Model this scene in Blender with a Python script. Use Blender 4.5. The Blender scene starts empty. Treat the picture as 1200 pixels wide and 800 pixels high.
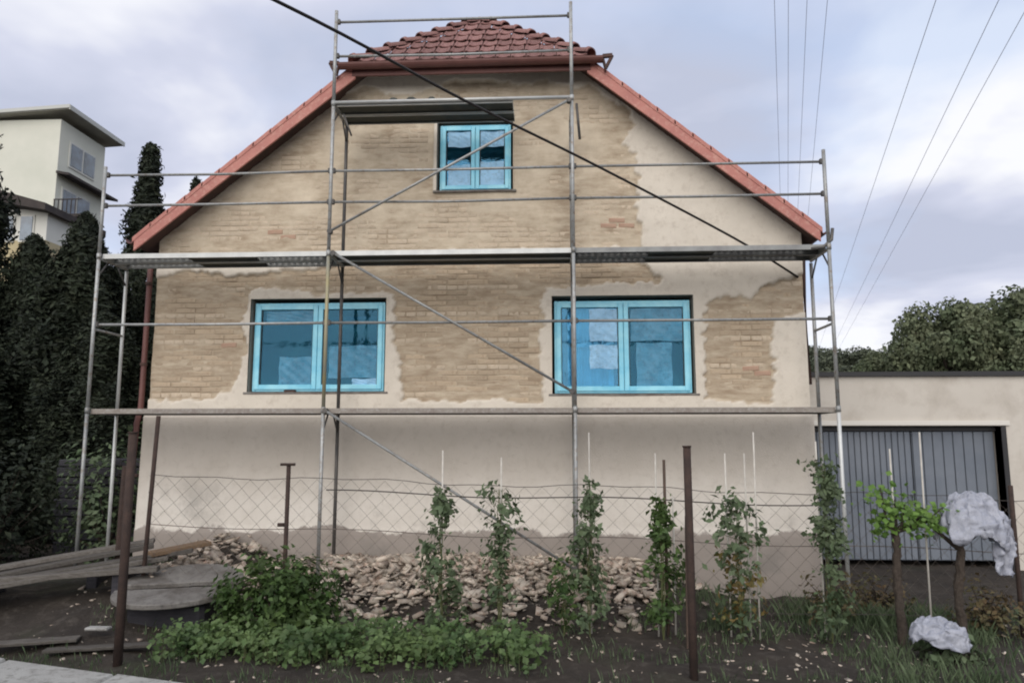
import bpy, math, random
import numpy as np
from mathutils import Vector, Matrix, noise as mnoise
PI = math.pi
rnd = random.Random(7)
rng = np.random.default_rng(7)
scene = bpy.context.scene
col = scene.collection

# ---------------------------------------------------------------- camera
cam_d = bpy.data.cameras.new('camera'); cam = bpy.data.objects.new('camera', cam_d); col.objects.link(cam)
cam.location = (0, -10.6, 2.1)
cam.rotation_euler = (math.radians(90) + math.atan(117/870), 0, math.radians(3.0))
cam_d.sensor_width = 36; cam_d.lens = 26.1; cam_d.clip_end = 3000
scene.camera = cam
scene.render.resolution_x = 1024; scene.render.resolution_y = 682
scene.view_settings.view_transform = 'Standard'; scene.view_settings.look = 'None'
scene.view_settings.exposure = 1.05; scene.view_settings.gamma = 1.0
scene.render.engine = 'CYCLES'
scene.cycles.max_bounces = 6; scene.cycles.diffuse_bounces = 3; scene.cycles.transparent_max_bounces = 12
scene.cycles.use_denoising = True
scene.cycles.filter_width = 2.0

# ---------------------------------------------------------------- sky and sun
SUN_EL, SUN_AZ = math.radians(33), math.radians(188)     # azimuth clockwise from +Y: high, behind the camera's left
world = bpy.data.worlds.new('World'); scene.world = world; world.use_nodes = True
nt = world.node_tree; nt.nodes.clear()
def N(nt, t, **kw):
    n = nt.nodes.new(t)
    for k, v in kw.items():
        if k in n.inputs: n.inputs[k].default_value = v
        else: setattr(n, k, v)
    return n
L = nt.links.new
out = N(nt, 'ShaderNodeOutputWorld'); bg = N(nt, 'ShaderNodeBackground', Strength=0.1)
sky = N(nt, 'ShaderNodeTexSky'); sky.sky_type = 'NISHITA'; sky.sun_disc = False
sky.sun_elevation = SUN_EL; sky.sun_rotation = SUN_AZ
tc = N(nt, 'ShaderNodeTexCoord')
# clouds sit on a flat layer: divide the direction by its height
sep = N(nt, 'ShaderNodeSeparateXYZ'); L(tc.outputs['Generated'], sep.inputs[0])
mx = N(nt, 'ShaderNodeMath', operation='MAXIMUM'); L(sep.outputs['Z'], mx.inputs[0]); mx.inputs[1].default_value = 0.0
ad = N(nt, 'ShaderNodeMath', operation='ADD'); L(mx.outputs[0], ad.inputs[0]); ad.inputs[1].default_value = 0.22
dv = N(nt, 'ShaderNodeVectorMath', operation='DIVIDE'); L(tc.outputs['Generated'], dv.inputs[0])
cb = N(nt, 'ShaderNodeCombineXYZ')
for i in range(3): L(ad.outputs[0], cb.inputs[i])
L(cb.outputs[0], dv.inputs[1])
n1 = N(nt, 'ShaderNodeTexNoise', Scale=1.1, Detail=6.0, Roughness=0.5, Distortion=0.3)
mp = N(nt, 'ShaderNodeMapping'); mp.inputs['Location'].default_value = (7.4, 2.2, 0.4); L(dv.outputs[0], mp.inputs[0]); L(mp.outputs[0], n1.inputs['Vector'])
n2 = N(nt, 'ShaderNodeTexNoise', Scale=1.5, Detail=5.0, Roughness=0.48, Distortion=0.2)
mp2 = N(nt, 'ShaderNodeMapping'); mp2.inputs['Location'].default_value = (1.3, 6.6, 3.0); L(dv.outputs[0], mp2.inputs[0]); L(mp2.outputs[0], n2.inputs['Vector'])
r1 = N(nt, 'ShaderNodeValToRGB'); L(n2.outputs['Fac'], r1.inputs[0])   # cloud brightness: grey undersides to white tops
r1.color_ramp.elements[0].position = 0.40; r1.color_ramp.elements[0].color = (2.6, 2.8, 3.5, 1)
r1.color_ramp.elements[1].position = 0.60; r1.color_ramp.elements[1].color = (4.7, 4.75, 5.0, 1)
e = r1.color_ramp.elements.new(0.5); e.color = (3.25, 3.4, 4.1, 1)
r2 = N(nt, 'ShaderNodeValToRGB'); L(n1.outputs['Fac'], r2.inputs[0])   # cover
r2.color_ramp.elements[0].position = 0.36; r2.color_ramp.elements[0].color = (0.45, 0.45, 0.45, 1)
r2.color_ramp.elements[1].position = 0.52; r2.color_ramp.elements[1].color = (1, 1, 1, 1)
blue = N(nt, 'ShaderNodeMix', data_type='RGBA'); blue.inputs[0].default_value = 0.62
L(sky.outputs[0], blue.inputs[6]); blue.inputs[7].default_value = (2.9, 3.5, 4.7, 1)   # thin veil over the blue
mixc = N(nt, 'ShaderNodeMix', data_type='RGBA'); L(r2.outputs[0], mixc.inputs[0]); L(blue.outputs[2], mixc.inputs[6]); L(r1.outputs[0], mixc.inputs[7])
L(mixc.outputs[2], bg.inputs['Color']); L(bg.outputs[0], out.inputs[0])
sd = bpy.data.lights.new('sun', 'SUN'); sun = bpy.data.objects.new('sun', sd); col.objects.link(sun)
sd.energy = 1.35; sd.angle = math.radians(75); sd.color = (1.0, 0.93, 0.84)
dirv = Vector((math.sin(SUN_AZ)*math.cos(SUN_EL), math.cos(SUN_AZ)*math.cos(SUN_EL), math.sin(SUN_EL)))
sun.rotation_euler = dirv.to_track_quat('Z', 'Y').to_euler()

# ---------------------------------------------------------------- helpers
def tag(o, label=None, cat=None, group=None, kind=None):
    if label: o['label'] = label
    if cat: o['category'] = cat
    if group: o['group'] = group
    if kind: o['kind'] = kind
    return o
def empty(name, loc=(0, 0, 0), rz=0):
    o = bpy.data.objects.new(name, None); col.objects.link(o); o.location = loc; o.rotation_euler = (0, 0, rz)
    o.empty_display_size = .2
    return o
def link(name, me, parent=None):
    o = bpy.data.objects.new(name, me); col.objects.link(o)
    if parent: o.parent = parent
    return o
def mesh_np(name, V, F, m=None, smooth=False):
    V = np.asarray(V, float); F = np.asarray(F)
    me = bpy.data.meshes.new(name); k = F.shape[1]
    me.vertices.add(len(V)); me.vertices.foreach_set('co', V.ravel())
    me.loops.add(F.size); me.loops.foreach_set('vertex_index', F.ravel().astype(np.int32))
    me.polygons.add(len(F)); me.polygons.foreach_set('loop_start', np.arange(0, F.size, k, dtype=np.int32))
    me.polygons.foreach_set('loop_total', np.full(len(F), k, np.int32))
    if smooth: me.polygons.foreach_set('use_smooth', np.ones(len(F), bool))
    me.update(); me.validate()
    if m: me.materials.append(m)
    return me
class MB:
    def __init__(s): s.V = []; s.F = []; s.mi = []; s.cur = 0
    def face(s, f): s.F.append(f); s.mi.append(s.cur)
    def box(s, x0, x1, y0, y1, z0, z1, R=None, o=(0, 0, 0)):
        b = len(s.V)
        for x in (x0, x1):
            for y in (y0, y1):
                for z in (z0, z1):
                    v = Vector((x, y, z))
                    if R: v = R @ v
                    s.V.append((v.x+o[0], v.y+o[1], v.z+o[2]))
        for f in ((0,1,3,2),(4,6,7,5),(0,4,5,1),(2,3,7,6),(0,2,6,4),(1,5,7,3)): s.face([b+i for i in f])
        return s
    def bar(s, a, b, w, h, up=(0, 0, 1)):
        a = Vector(a); b = Vector(b); d = (b-a); l = d.length; d.normalize(); up = Vector(up)
        if abs(d.dot(up)) > .99: up = Vector((0, 1, 0))
        x = d.cross(up).normalized(); z = x.cross(d).normalized()
        R = Matrix((x, d, z)).transposed()
        return s.box(-w/2, w/2, 0, l, -h/2, h/2, R, a)
    def tube(s, pts, r, n=8, cap=True):
        pts = [Vector(p) for p in pts]; rs = r if isinstance(r, (list, tuple)) else [r]*len(pts)
        t0 = (pts[1]-pts[0]).normalized(); ref = Vector((0, 0, 1)) if abs(t0.z) < .9 else Vector((1, 0, 0))
        rings = []
        for i, p in enumerate(pts):
            t = (pts[min(i+1, len(pts)-1)]-pts[max(i-1, 0)]).normalized()
            u = t.cross(ref)
            if u.length < 1e-4: u = t.cross(Vector((0, 1, 0)))
            u.normalize(); v = t.cross(u)
            b = len(s.V); rings.append(b)
            for k in range(n):
                a = 2*PI*k/n; q = p+u*(math.cos(a)*rs[i])+v*(math.sin(a)*rs[i]); s.V.append(tuple(q))
        for i in range(len(rings)-1):
            for k in range(n): s.face([rings[i]+k, rings[i]+(k+1) % n, rings[i+1]+(k+1) % n, rings[i+1]+k])
        if cap: s.face([rings[0]+k for k in range(n)][::-1]); s.face([rings[-1]+k for k in range(n)])
        return s
    def quad(s, a, b, c, d):
        k = len(s.V); s.V += [tuple(a), tuple(b), tuple(c), tuple(d)]; s.face([k, k+1, k+2, k+3]); return s
    def prism(s, pts, axis, t):
        """pts: outline (3D); t: extrusion vector"""
        n = len(pts); k = len(s.V); t = Vector(t)
        s.V += [tuple(p) for p in pts]; s.V += [tuple(Vector(p)+t) for p in pts]
        s.face(list(range(k, k+n))[::-1]); s.face(list(range(k+n, k+2*n)))
        for i in range(n): s.face([k+i, k+(i+1) % n, k+n+(i+1) % n, k+n+i])
        return s
    def mesh(s, name, m, smooth=False, bevel=0):
        me = bpy.data.meshes.new(name); me.from_pydata(s.V, [], s.F); me.update()
        ms = m if isinstance(m, (list, tuple)) else [m]
        for q in ms: me.materials.append(q)
        if len(ms) > 1: me.polygons.foreach_set('material_index', s.mi)
        import bmesh
        bm = bmesh.new(); bm.from_mesh(me); bmesh.ops.recalc_face_normals(bm, faces=bm.faces)
        if bevel: bmesh.ops.bevel(bm, geom=list(bm.edges), offset=bevel, segments=1, affect='EDGES', profile=.5)
        bm.to_mesh(me); bm.free()
        if smooth:
            me.polygons.foreach_set('use_smooth', [len(p.vertices) == 4 for p in me.polygons])
        return me
    def build(s, name, m, parent=None, smooth=False, bevel=0): return link(name, s.mesh(name, m, smooth, bevel), parent)

# ---------------------------------------------------------------- materials
def mat(name, c1, c2=None, c3=None, rough=.85, scale=4, detail=5, bump=0.0, bscale=40, metal=0, rand=0.0, island=0.0, stretch=None, spec=.3, dirt=None, dscale=1.0, trans=0):
    """c1/c2 mixed by noise; c3 a finer speckle; rand/island = brightness spread per object / per piece"""
    m = bpy.data.materials.new(name); m.use_nodes = True; t = m.node_tree; p = t.nodes['Principled BSDF']; L = t.links.new
    tc = N(t, 'ShaderNodeTexCoord'); mp = N(t, 'ShaderNodeMapping'); L(tc.outputs['Object'], mp.inputs[0])
    if stretch: mp.inputs['Scale'].default_value = stretch
    c = None
    def mix(fac, a, b, blend='MIX'):
        q = N(t, 'ShaderNodeMix', data_type='RGBA', blend_type=blend)
        if hasattr(fac, 'node'): L(fac, q.inputs[0])
        else: q.inputs[0].default_value = fac
        for v, i in ((a, 6), (b, 7)):
            if hasattr(v, 'node'): L(v, q.inputs[i])
            else: q.inputs[i].default_value = (*v, 1) if len(v) == 3 else v
        return q.outputs[2]
    def ramp(sock, a, b):
        r = N(t, 'ShaderNodeMapRange'); L(sock, r.inputs[0]); r.inputs[1].default_value = a; r.inputs[2].default_value = b; return r.outputs[0]
    c = c1
    if c2:
        n = N(t, 'ShaderNodeTexNoise', Scale=scale, Detail=detail, Roughness=.6); L(mp.outputs[0], n.inputs['Vector'])
        c = mix(ramp(n.outputs['Fac'], .35, .65), c1, c2)
    if c3:
        n = N(t, 'ShaderNodeTexNoise', Scale=scale*6, Detail=4, Roughness=.7); L(mp.outputs[0], n.inputs['Vector'])
        c = mix(ramp(n.outputs['Fac'], .5, .72), c, c3)
    if dirt:
        n = N(t, 'ShaderNodeTexNoise', Scale=dscale, Detail=6, Roughness=.65); L(tc.outputs['Object'], n.inputs['Vector'])
        c = mix(ramp(n.outputs['Fac'], .48, .7), c, dirt)
    if rand or island:
        s = N(t, 'ShaderNodeObjectInfo').outputs['Random'] if rand else N(t, 'ShaderNodeNewGeometry').outputs['Random Per Island']
        a = rand or island; r = N(t, 'ShaderNodeMapRange'); L(s, r.inputs[0]); r.inputs[3].default_value = 1-a; r.inputs[4].default_value = 1+a
        cbx = N(t, 'ShaderNodeCombineXYZ')
        for i in range(3): L(r.outputs[0], cbx.inputs[i])
        c = mix(1.0, c, cbx.outputs[0], 'MULTIPLY')
    if hasattr(c, 'node'): L(c, p.inputs['Base Color'])
    else: p.inputs['Base Color'].default_value = (*c, 1)
    p.inputs['Roughness'].default_value = rough; p.inputs['Metallic'].default_value = metal; p.inputs['Specular IOR Level'].default_value = spec
    if bump:
        n = N(t, 'ShaderNodeTexNoise', Scale=bscale, Detail=6, Roughness=.65); L(mp.outputs[0], n.inputs['Vector'])
        b = N(t, 'ShaderNodeBump', Strength=bump, Distance=.02); L(n.outputs['Fac'], b.inputs['Height']); L(b.outputs[0], p.inputs['Normal'])
    if trans:
        o = t.nodes['Material Output']; tr = N(t, 'ShaderNodeBsdfTranslucent'); ms = N(t, 'ShaderNodeMixShader'); ms.inputs[0].default_value = trans
        if hasattr(c, 'node'): L(c, tr.inputs[0])
        else: tr.inputs[0].default_value = (*c, 1)
        L(p.outputs[0], ms.inputs[1]); L(tr.outputs[0], ms.inputs[2]); L(ms.outputs[0], o.inputs[0])
    return m
M = {}
M['brick'] = mat('brick', (.40, .315, .22), (.46, .375, .275), (.35, .265, .185), scale=3, bump=.6, bscale=60, rand=.14)
M['brick_stuff'] = mat('brick_rows', (.48, .395, .295), (.53, .445, .34), (.43, .34, .245), scale=3, bump=.5, bscale=60, island=.08)
M['brick_red'] = mat('red_brick', (.42, .26, .19), (.40, .29, .21), scale=6, bump=.5, bscale=60)
M['plinth'] = mat('plinth_render', (.61, .57, .51), (.66, .62, .56), (.57, .53, .47), scale=1.6, bump=.35, bscale=45)
M['steel'] = mat('galvanised_steel', (.25, .26, .26), (.36, .37, .36), (.20, .16, .12), rough=.5, scale=3, metal=.35, rand=.25, spec=.4)
M['steel_light'] = mat('light_galvanised_steel', (.45, .46, .45), (.56, .57, .55), rough=.5, scale=4, metal=.3, rand=.1)
M['steel_dark'] = mat('weathered_steel', (.07, .07, .07), (.13, .12, .11), rough=.6, scale=5, metal=.3)
M['steel_yellow'] = mat('yellowed_steel', (.34, .30, .17), (.26, .26, .22), rough=.6, scale=3, metal=.2)
M['ledger'] = mat('ledger_tube', (.26, .24, .21), (.20, .17, .15), (.33, .32, .3), rough=.55, scale=4, metal=.2)
M['deck'] = mat('deck_plate', (.30, .31, .30), (.20, .20, .20), rough=.6, scale=3, metal=.3, rand=.08)
M['ply_shade'] = mat('dark_ply_shade', (.045, .05, .045), (.07, .07, .055), rough=.7, scale=5)  # dark tone holds the shade seen under the decks
M['verge'] = mat('red_verge', (.45, .19, .155), (.38, .155, .13), (.50, .27, .22), rough=.6, scale=3, bump=.1, bscale=30)
M['tile'] = mat('clay_tile', (.24, .125, .115), (.17, .09, .085), (.36, .25, .22), rough=.92, spec=.12, scale=8, bump=.3, bscale=40, rand=.2)
M['tile_rows'] = mat('clay_tile_rows', (.24, .125, .115), (.17, .09, .085), (.36, .25, .22), rough=.92, spec=.12, scale=8, bump=.3, bscale=40, island=.2)
M['gutter'] = mat('brown_gutter', (.12, .052, .045), (.15, .065, .055), rough=.5, scale=4)
M['cyan'] = mat('cyan_frame', (.15, .52, .70), (.29, .67, .80), rough=.35, scale=4, spec=.5)
M['reveal'] = mat('reveal_plaster', (.36, .33, .28), (.30, .27, .23), scale=4)
M['soffit'] = mat('dark_soffit', (.09, .05, .04), (.06, .04, .035), scale=6)
M['sill'] = mat('weathered_sill', (.20, .19, .17), (.12, .10, .09), scale=8)
M['reflection_voile'] = mat('white_reflection_voile', (.62, .66, .70), (.5, .55, .6), rough=.9, scale=6, trans=.25)
M['room'] = mat('dark_room', (.035, .04, .045), (.05, .05, .05), scale=2)
M['innerwood'] = mat('white_inner_frame', (.55, .58, .6), rough=.5)
M['rust'] = mat('rusted_post', (.038, .026, .022), (.06, .038, .03), (.025, .02, .018), rough=.85, scale=9, bump=.4, bscale=60)
M['wire'] = mat('fence_wire', (.17, .155, .14), (.13, .10, .08), rough=.6, scale=10, metal=.3)
M['wire_dark'] = mat('dark_wire', (.05, .045, .04), rough=.7)
M['stake'] = mat('pale_stake', (.50, .48, .43), (.38, .36, .32), scale=7, rand=.12)
M['stake_dark'] = mat('dark_stake', (.09, .06, .045), (.06, .045, .035), scale=9)
M['rubble'] = mat('plaster_rubble', (.47, .42, .35), (.36, .30, .245), (.31, .20, .155), scale=2, bump=.5, bscale=40, island=.4)
M['concrete'] = mat('concrete', (.32, .31, .29), (.24, .23, .215), (.16, .15, .14), scale=4, bump=.35, bscale=50)
M['slab'] = mat('dirty_slab', (.19, .18, .165), (.13, .12, .11), (.08, .075, .07), scale=3, bump=.6, bscale=30, dirt=(.07, .06, .05), dscale=2.5)
M['kerb'] = mat('kerb_concrete', (.36, .36, .34), (.28, .275, .26), (.16, .155, .14), scale=2.5, bump=.4, bscale=60)
M['asphalt'] = mat('asphalt', (.05, .05, .052), (.065, .063, .06), scale=30, bump=.3, bscale=120)
M['plank'] = mat('grey_plank', (.14, .13, .115), (.085, .075, .065), (.05, .04, .035), scale=6, stretch=(1, 8, 8), bump=.4, bscale=30, rand=.3)
M['plank_orange'] = mat('fresh_plank', (.19, .13, .08), (.14, .09, .055), scale=6, stretch=(1, 8, 8), bump=.3)
M['leaf'] = mat('leaf_green', (.04, .078, .022), (.085, .13, .04), rough=.55, scale=2.5, island=.5, trans=.3)
M['leaf_dull'] = mat('leaf_dull_green', (.065, .10, .048), (.12, .155, .085), rough=.6, scale=3, island=.35, trans=.25)
M['leaf_yellow'] = mat('leaf_withering', (.22, .14, .05), (.14, .14, .05), rough=.6, scale=5, island=.3, trans=.3)
M['leaf_dry'] = mat('dry_leaf', (.13, .085, .045), (.09, .095, .045), rough=.8, scale=4, island=.4, trans=.2)
M['leaf_bright'] = mat('leaf_bright_green', (.085, .17, .035), (.15, .25, .055), rough=.5, scale=4, island=.3, trans=.35)
M['leaf_bed'] = mat('leaf_bed_green', (.055, .10, .035), (.13, .19, .07), rough=.5, scale=2.5, island=.35, trans=.3)
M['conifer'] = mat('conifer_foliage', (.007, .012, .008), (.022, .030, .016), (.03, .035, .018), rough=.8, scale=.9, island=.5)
M['shrub_grey'] = mat('grey_shrub', (.06, .06, .05), (.09, .085, .075), rough=.8, scale=4, island=.4)
M['tree_leaf'] = mat('broadleaf_foliage', (.08, .105, .055), (.14, .155, .09), rough=.7, scale=.5, island=.35, trans=.2)
M['tree_leaf2'] = mat('dull_broadleaf_foliage', (.075, .09, .06), (.105, .12, .08), rough=.7, scale=.5, island=.3, trans=.2)
M['bark'] = mat('bark', (.06, .045, .035), (.035, .028, .022), (.09, .075, .06), scale=12, bump=.8, bscale=40)
M['stem'] = mat('green_stem', (.07, .09, .03), (.1, .1, .05), scale=8)
M['plastic'] = mat('white_sheeting', (.44, .46, .53), (.54, .56, .63), (.33, .35, .42), rough=.3, scale=6, spec=.5, trans=.35, bump=.8, bscale=16)
M['garage'] = mat('garage_render', (.50, .465, .41), (.54, .505, .45), scale=1.0, bump=.15, bscale=100, dirt=(.40, .36, .31), dscale=1.3)
M['door_grey'] = mat('grey_door_paint', (.135, .155, .185), (.17, .19, .22), rough=.5, scale=1.5, metal=.1)
M['dark_metal'] = mat('dark_flashing', (.03, .03, .032), rough=.5)
M['white_trim'] = mat('pale_trim', (.6, .58, .53), rough=.7)
M['far_wall'] = mat('far_green_render', (.62, .62, .54), (.55, .56, .48), scale=.4)
M['far_white'] = mat('far_white_render', (.62, .62, .57), (.55, .55, .5), scale=.4)
M['far_yellow'] = mat('far_yellow_render', (.42, .36, .22), (.36, .31, .2), scale=.4)
M['far_soffit'] = mat('far_soffit', (.38, .37, .32), (.30, .29, .26), scale=1)
M['far_roof'] = mat('far_roof', (.035, .03, .03), (.06, .05, .045), scale=2)
M['far_roof_pale'] = mat('far_fascia', (.46, .47, .44), rough=.7)
M['timber_dark'] = mat('dark_timber', (.035, .035, .042), (.055, .052, .06), scale=6, stretch=(1, 5, 5), bump=.3, rand=.3)
M['line_grey'] = mat('aluminium_line', (.36, .36, .39), rough=.6)
M['cable'] = mat('black_cable', (.018, .015, .014), rough=.6)

def glass_mat(name, tint, gl=.16, film=.35):
    m = bpy.data.materials.new(name); m.use_nodes = True; t = m.node_tree; t.nodes.clear(); L = t.links.new
    o = N(t, 'ShaderNodeOutputMaterial'); tr = N(t, 'ShaderNodeBsdfTransparent'); tr.inputs[0].default_value = (*tint, 1)
    g = N(t, 'ShaderNodeBsdfGlossy', Roughness=.06); g.inputs[0].default_value = (.28, .66, .95, 1)
    d = N(t, 'ShaderNodeBsdfDiffuse'); d.inputs[0].default_value = (.012, .10, .15, 1)   # blue protective film
    tc = N(t, 'ShaderNodeTexCoord'); n = N(t, 'ShaderNodeTexNoise', Scale=3.0, Detail=4.0, Distortion=.6); L(tc.outputs['Object'], n.inputs['Vector'])
    b = N(t, 'ShaderNodeBump', Strength=.35, Distance=.02); L(n.outputs['Fac'], b.inputs['Height']); L(b.outputs[0], g.inputs['Normal'])
    r = N(t, 'ShaderNodeMapRange'); L(n.outputs['Fac'], r.inputs[0]); r.inputs[1].default_value = .35; r.inputs[2].default_value = .7
    r.inputs[3].default_value = film*.6; r.inputs[4].default_value = min(1, film*1.5)
    m1 = N(t, 'ShaderNodeMixShader'); L(r.outputs[0], m1.inputs[0]); L(tr.outputs[0], m1.inputs[1]); L(d.outputs[0], m1.inputs[2])
    m2 = N(t, 'ShaderNodeMixShader'); m2.inputs[0].default_value = gl; L(m1.outputs[0], m2.inputs[1]); L(g.outputs[0], m2.inputs[2]); L(m2.outputs[0], o.inputs[0])
    return m
M['glass_dark'] = glass_mat('film_glass', (.18, .50, .66), .045, .40)
M['glass_clear'] = glass_mat('film_glass_clear', (.5, .80, .95), .09, .12)
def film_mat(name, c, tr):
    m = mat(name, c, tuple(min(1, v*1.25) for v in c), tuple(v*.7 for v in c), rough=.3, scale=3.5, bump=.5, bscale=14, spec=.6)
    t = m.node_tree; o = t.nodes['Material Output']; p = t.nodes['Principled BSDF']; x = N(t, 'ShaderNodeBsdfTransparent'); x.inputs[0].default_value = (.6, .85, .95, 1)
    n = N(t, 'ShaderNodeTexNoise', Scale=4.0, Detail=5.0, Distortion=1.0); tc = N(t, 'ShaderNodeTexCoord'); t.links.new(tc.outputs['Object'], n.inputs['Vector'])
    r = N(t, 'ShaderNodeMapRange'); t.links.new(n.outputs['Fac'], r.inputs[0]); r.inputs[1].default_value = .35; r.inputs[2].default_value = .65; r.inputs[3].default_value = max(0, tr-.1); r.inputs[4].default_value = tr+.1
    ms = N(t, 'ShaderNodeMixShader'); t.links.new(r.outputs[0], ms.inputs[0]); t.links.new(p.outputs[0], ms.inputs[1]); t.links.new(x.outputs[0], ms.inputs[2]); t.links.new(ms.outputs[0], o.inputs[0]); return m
M['film_reflection_pale'] = film_mat('pale_film_reflection', (.27, .53, .76), .20)  # pale film, with window reflections put into its colour as well
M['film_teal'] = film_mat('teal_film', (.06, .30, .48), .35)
M['glass_far'] = mat('far_glass', (.05, .07, .09), (.12, .17, .22), rough=.1, scale=1.5, spec=.8)

# house wall: plaster / exposed masonry chosen by the mesh's own mask
def wall_mat():
    m = mat('wall_plaster', (.58, .53, .45), (.64, .585, .50), (.52, .465, .39), scale=1.6, bump=.3, bscale=70)
    t = m.node_tree; p = t.nodes['Principled BSDF']; L = t.links.new
    src = p.inputs['Base Color'].links[0].from_socket
    at = N(t, 'ShaderNodeAttribute', attribute_name='mask'); tc = N(t, 'ShaderNodeTexCoord')
    sp = N(t, 'ShaderNodeSeparateXYZ'); L(at.outputs['Vector'], sp.inputs[0])
    mp = N(t, 'ShaderNodeMapping'); mp.inputs['Scale'].default_value = (1.2, 1, 5); L(tc.outputs['Object'], mp.inputs[0])
    n = N(t, 'ShaderNodeTexNoise', Scale=2.2, Detail=6.0, Roughness=.65); L(mp.outputs[0], n.inputs['Vector'])
    r = N(t, 'ShaderNodeValToRGB'); L(n.outputs['Fac'], r.inputs[0])
    r.color_ramp.elements[0].position = .36; r.color_ramp.elements[0].color = (.29, .22, .15, 1)
    r.color_ramp.elements[1].position = .66; r.color_ramp.elements[1].color = (.50, .425, .32, 1)
    q = N(t, 'ShaderNodeMix', data_type='RGBA'); L(sp.outputs[0], q.inputs[0]); L(src, q.inputs[6]); L(r.outputs[0], q.inputs[7])
    # paler lime wash smears over the gable masonry
    n2 = N(t, 'ShaderNodeTexNoise', Scale=1.3, Detail=6.0, Roughness=.6); L(tc.outputs['Object'], n2.inputs['Vector'])
    mr = N(t, 'ShaderNodeMapRange'); L(n2.outputs['Fac'], mr.inputs[0]); mr.inputs[1].default_value = .38; mr.inputs[2].default_value = .68
    mu = N(t, 'ShaderNodeMath', operation='MULTIPLY'); L(mr.outputs[0], mu.inputs[0]); L(sp.outputs[1], mu.inputs[1])
    q2 = N(t, 'ShaderNodeMix', data_type='RGBA'); L(mu.outputs[0], q2.inputs[0]); L(q.outputs[2], q2.inputs[6]); q2.inputs[7].default_value = (.60, .52, .40, 1)
    L(q2.outputs[2], p.inputs['Base Color'])
    return m
M['wall'] = wall_mat()
def soil_mat():
    m = mat('soil', (.026, .021, .017), (.042, .034, .027), (.07, .06, .05), scale=1.3, bump=.9, bscale=22)
    t = m.node_tree; p = t.nodes['Principled BSDF']; L = t.links.new
    src = p.inputs['Base Color'].links[0].from_socket
    tc = N(t, 'ShaderNodeTexCoord'); n = N(t, 'ShaderNodeTexNoise', Scale=.7, Detail=5.0, Roughness=.6); L(tc.outputs['Object'], n.inputs['Vector'])
    mr = N(t, 'ShaderNodeMapRange'); L(n.outputs['Fac'], mr.inputs[0]); mr.inputs[1].default_value = .55; mr.inputs[2].default_value = .72; mr.inputs[4].default_value = .6
    q = N(t, 'ShaderNodeMix', data_type='RGBA'); L(mr.outputs[0], q.inputs[0]); L(src, q.inputs[6]); q.inputs[7].default_value = (.03, .04, .018, 1)
    L(q.outputs[2], p.inputs['Base Color'])
    return m
M['soil'] = soil_mat()

# ---------------------------------------------------------------- ground
def ss(a, b, x):
    t = np.clip((x-a)/(b-a), 0, 1); return t*t*(3-2*t)
def kerb_y(x): return -5.25 - .30*(x+3.4)          # garden edge of the kerb
def vnoise(x, y, s, seed=0):
    """cheap smooth value noise"""
    x = np.asarray(x)*s+seed*17.3; y = np.asarray(y)*s+seed*9.1
    xi = np.floor(x); yi = np.floor(y); fx = x-xi; fy = y-yi; fx = fx*fx*(3-2*fx); fy = fy*fy*(3-2*fy)
    def h(a, b): v = np.sin(a*127.1+b*311.7+seed*74.7)*43758.5453; return v-np.floor(v)
    return (h(xi, yi)*(1-fx)+h(xi+1, yi)*fx)*(1-fy)+(h(xi, yi+1)*(1-fx)+h(xi+1, yi+1)*fx)*fy
def ground_z(x, y):
    x = np.asarray(x, float); y = np.asarray(y, float)
    z = .02 + .04*(vnoise(x, y, 1.1, 1)-.5) + .05*(vnoise(x, y, 4, 2)-.5) + .025*(vnoise(x, y, 11, 3)-.5)
    z = z + .40*ss(-2.0, -.3, y)*ss(-6, -4.5, x)*(1-ss(1.0, 2.6, x))*(1-ss(0, 1, y))
    z = z + .34*ss(-3.4, -4.8, x)*ss(-3.6, -1.8, y)
    z = z + 9.5*ss(-14, -30, x)*ss(5, 28, y) + 5.0*ss(20, 70, y) + 25*ss(70, 300, y)
    # under the street the ground stays just below the road sheet
    road = y < kerb_y(x)-.25
    z = np.where(road & (y > -60), .38, z)
    return z
gx = np.unique(np.concatenate([np.arange(-9, 9.01, .07), np.array([-600, -300, -150, -90, -60, -45, -36, -30, -26, -22, -19, -16, -14, -12.5, -11, -10, 10, 11, 12.5, 14, 16, 20, 25, 32, 45, 60, 90, 150, 300, 600])]))
gy = np.unique(np.concatenate([np.arange(-9.5, 1.0, .07), np.array([-300, -150, -60, -30, -15, -12, -10.5, 1.5, 2, 3, 4, 5, 6, 8, 10, 13, 16, 20, 24, 28, 34, 40, 50, 60, 70, 90, 120, 160, 220, 300, 450, 800, 1500])]))
X, Y = np.meshgrid(gx, gy); Z = ground_z(X, Y)
V = np.stack([X, Y, Z], -1).reshape(-1, 3); nx, ny = len(gx), len(gy)
ii = (np.arange(ny-1)[:, None]*nx+np.arange(nx-1)[None, :]).ravel()
F = np.stack([ii, ii+1, ii+nx+1, ii+nx], -1)
g = link('ground', mesh_np('ground', V, F, M['soil'], True)); tag(g, kind='structure')
# street and kerb
b = MB(); ang = math.atan(-.30)
xa, xb = -40, 40
b.prism([(xa, kerb_y(xa)-.45, .5), (xb, kerb_y(xb)-.45, .5), (xb, kerb_y(xb)-9, .5), (xa, kerb_y(xa)-9, .5)], 2, (0, 0, -.1))
tag(b.build('road', M['asphalt']), kind='structure')
kerb = empty('kerb'); tag(kerb, kind='structure')
x = -12.0
km = None
while x < 10:
    x2 = x+.98
    b = MB(); b.prism([(x, kerb_y(x), .52), (x2, kerb_y(x2), .52), (x2, kerb_y(x2)-.46, .52), (x, kerb_y(x)-.46, .52)], 2, (0, 0, -.6))
    o = b.build('kerb_stone', M['kerb'], kerb, bevel=.015); o.location.z = rnd.uniform(-.008, .008); x = x2+.02

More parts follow.
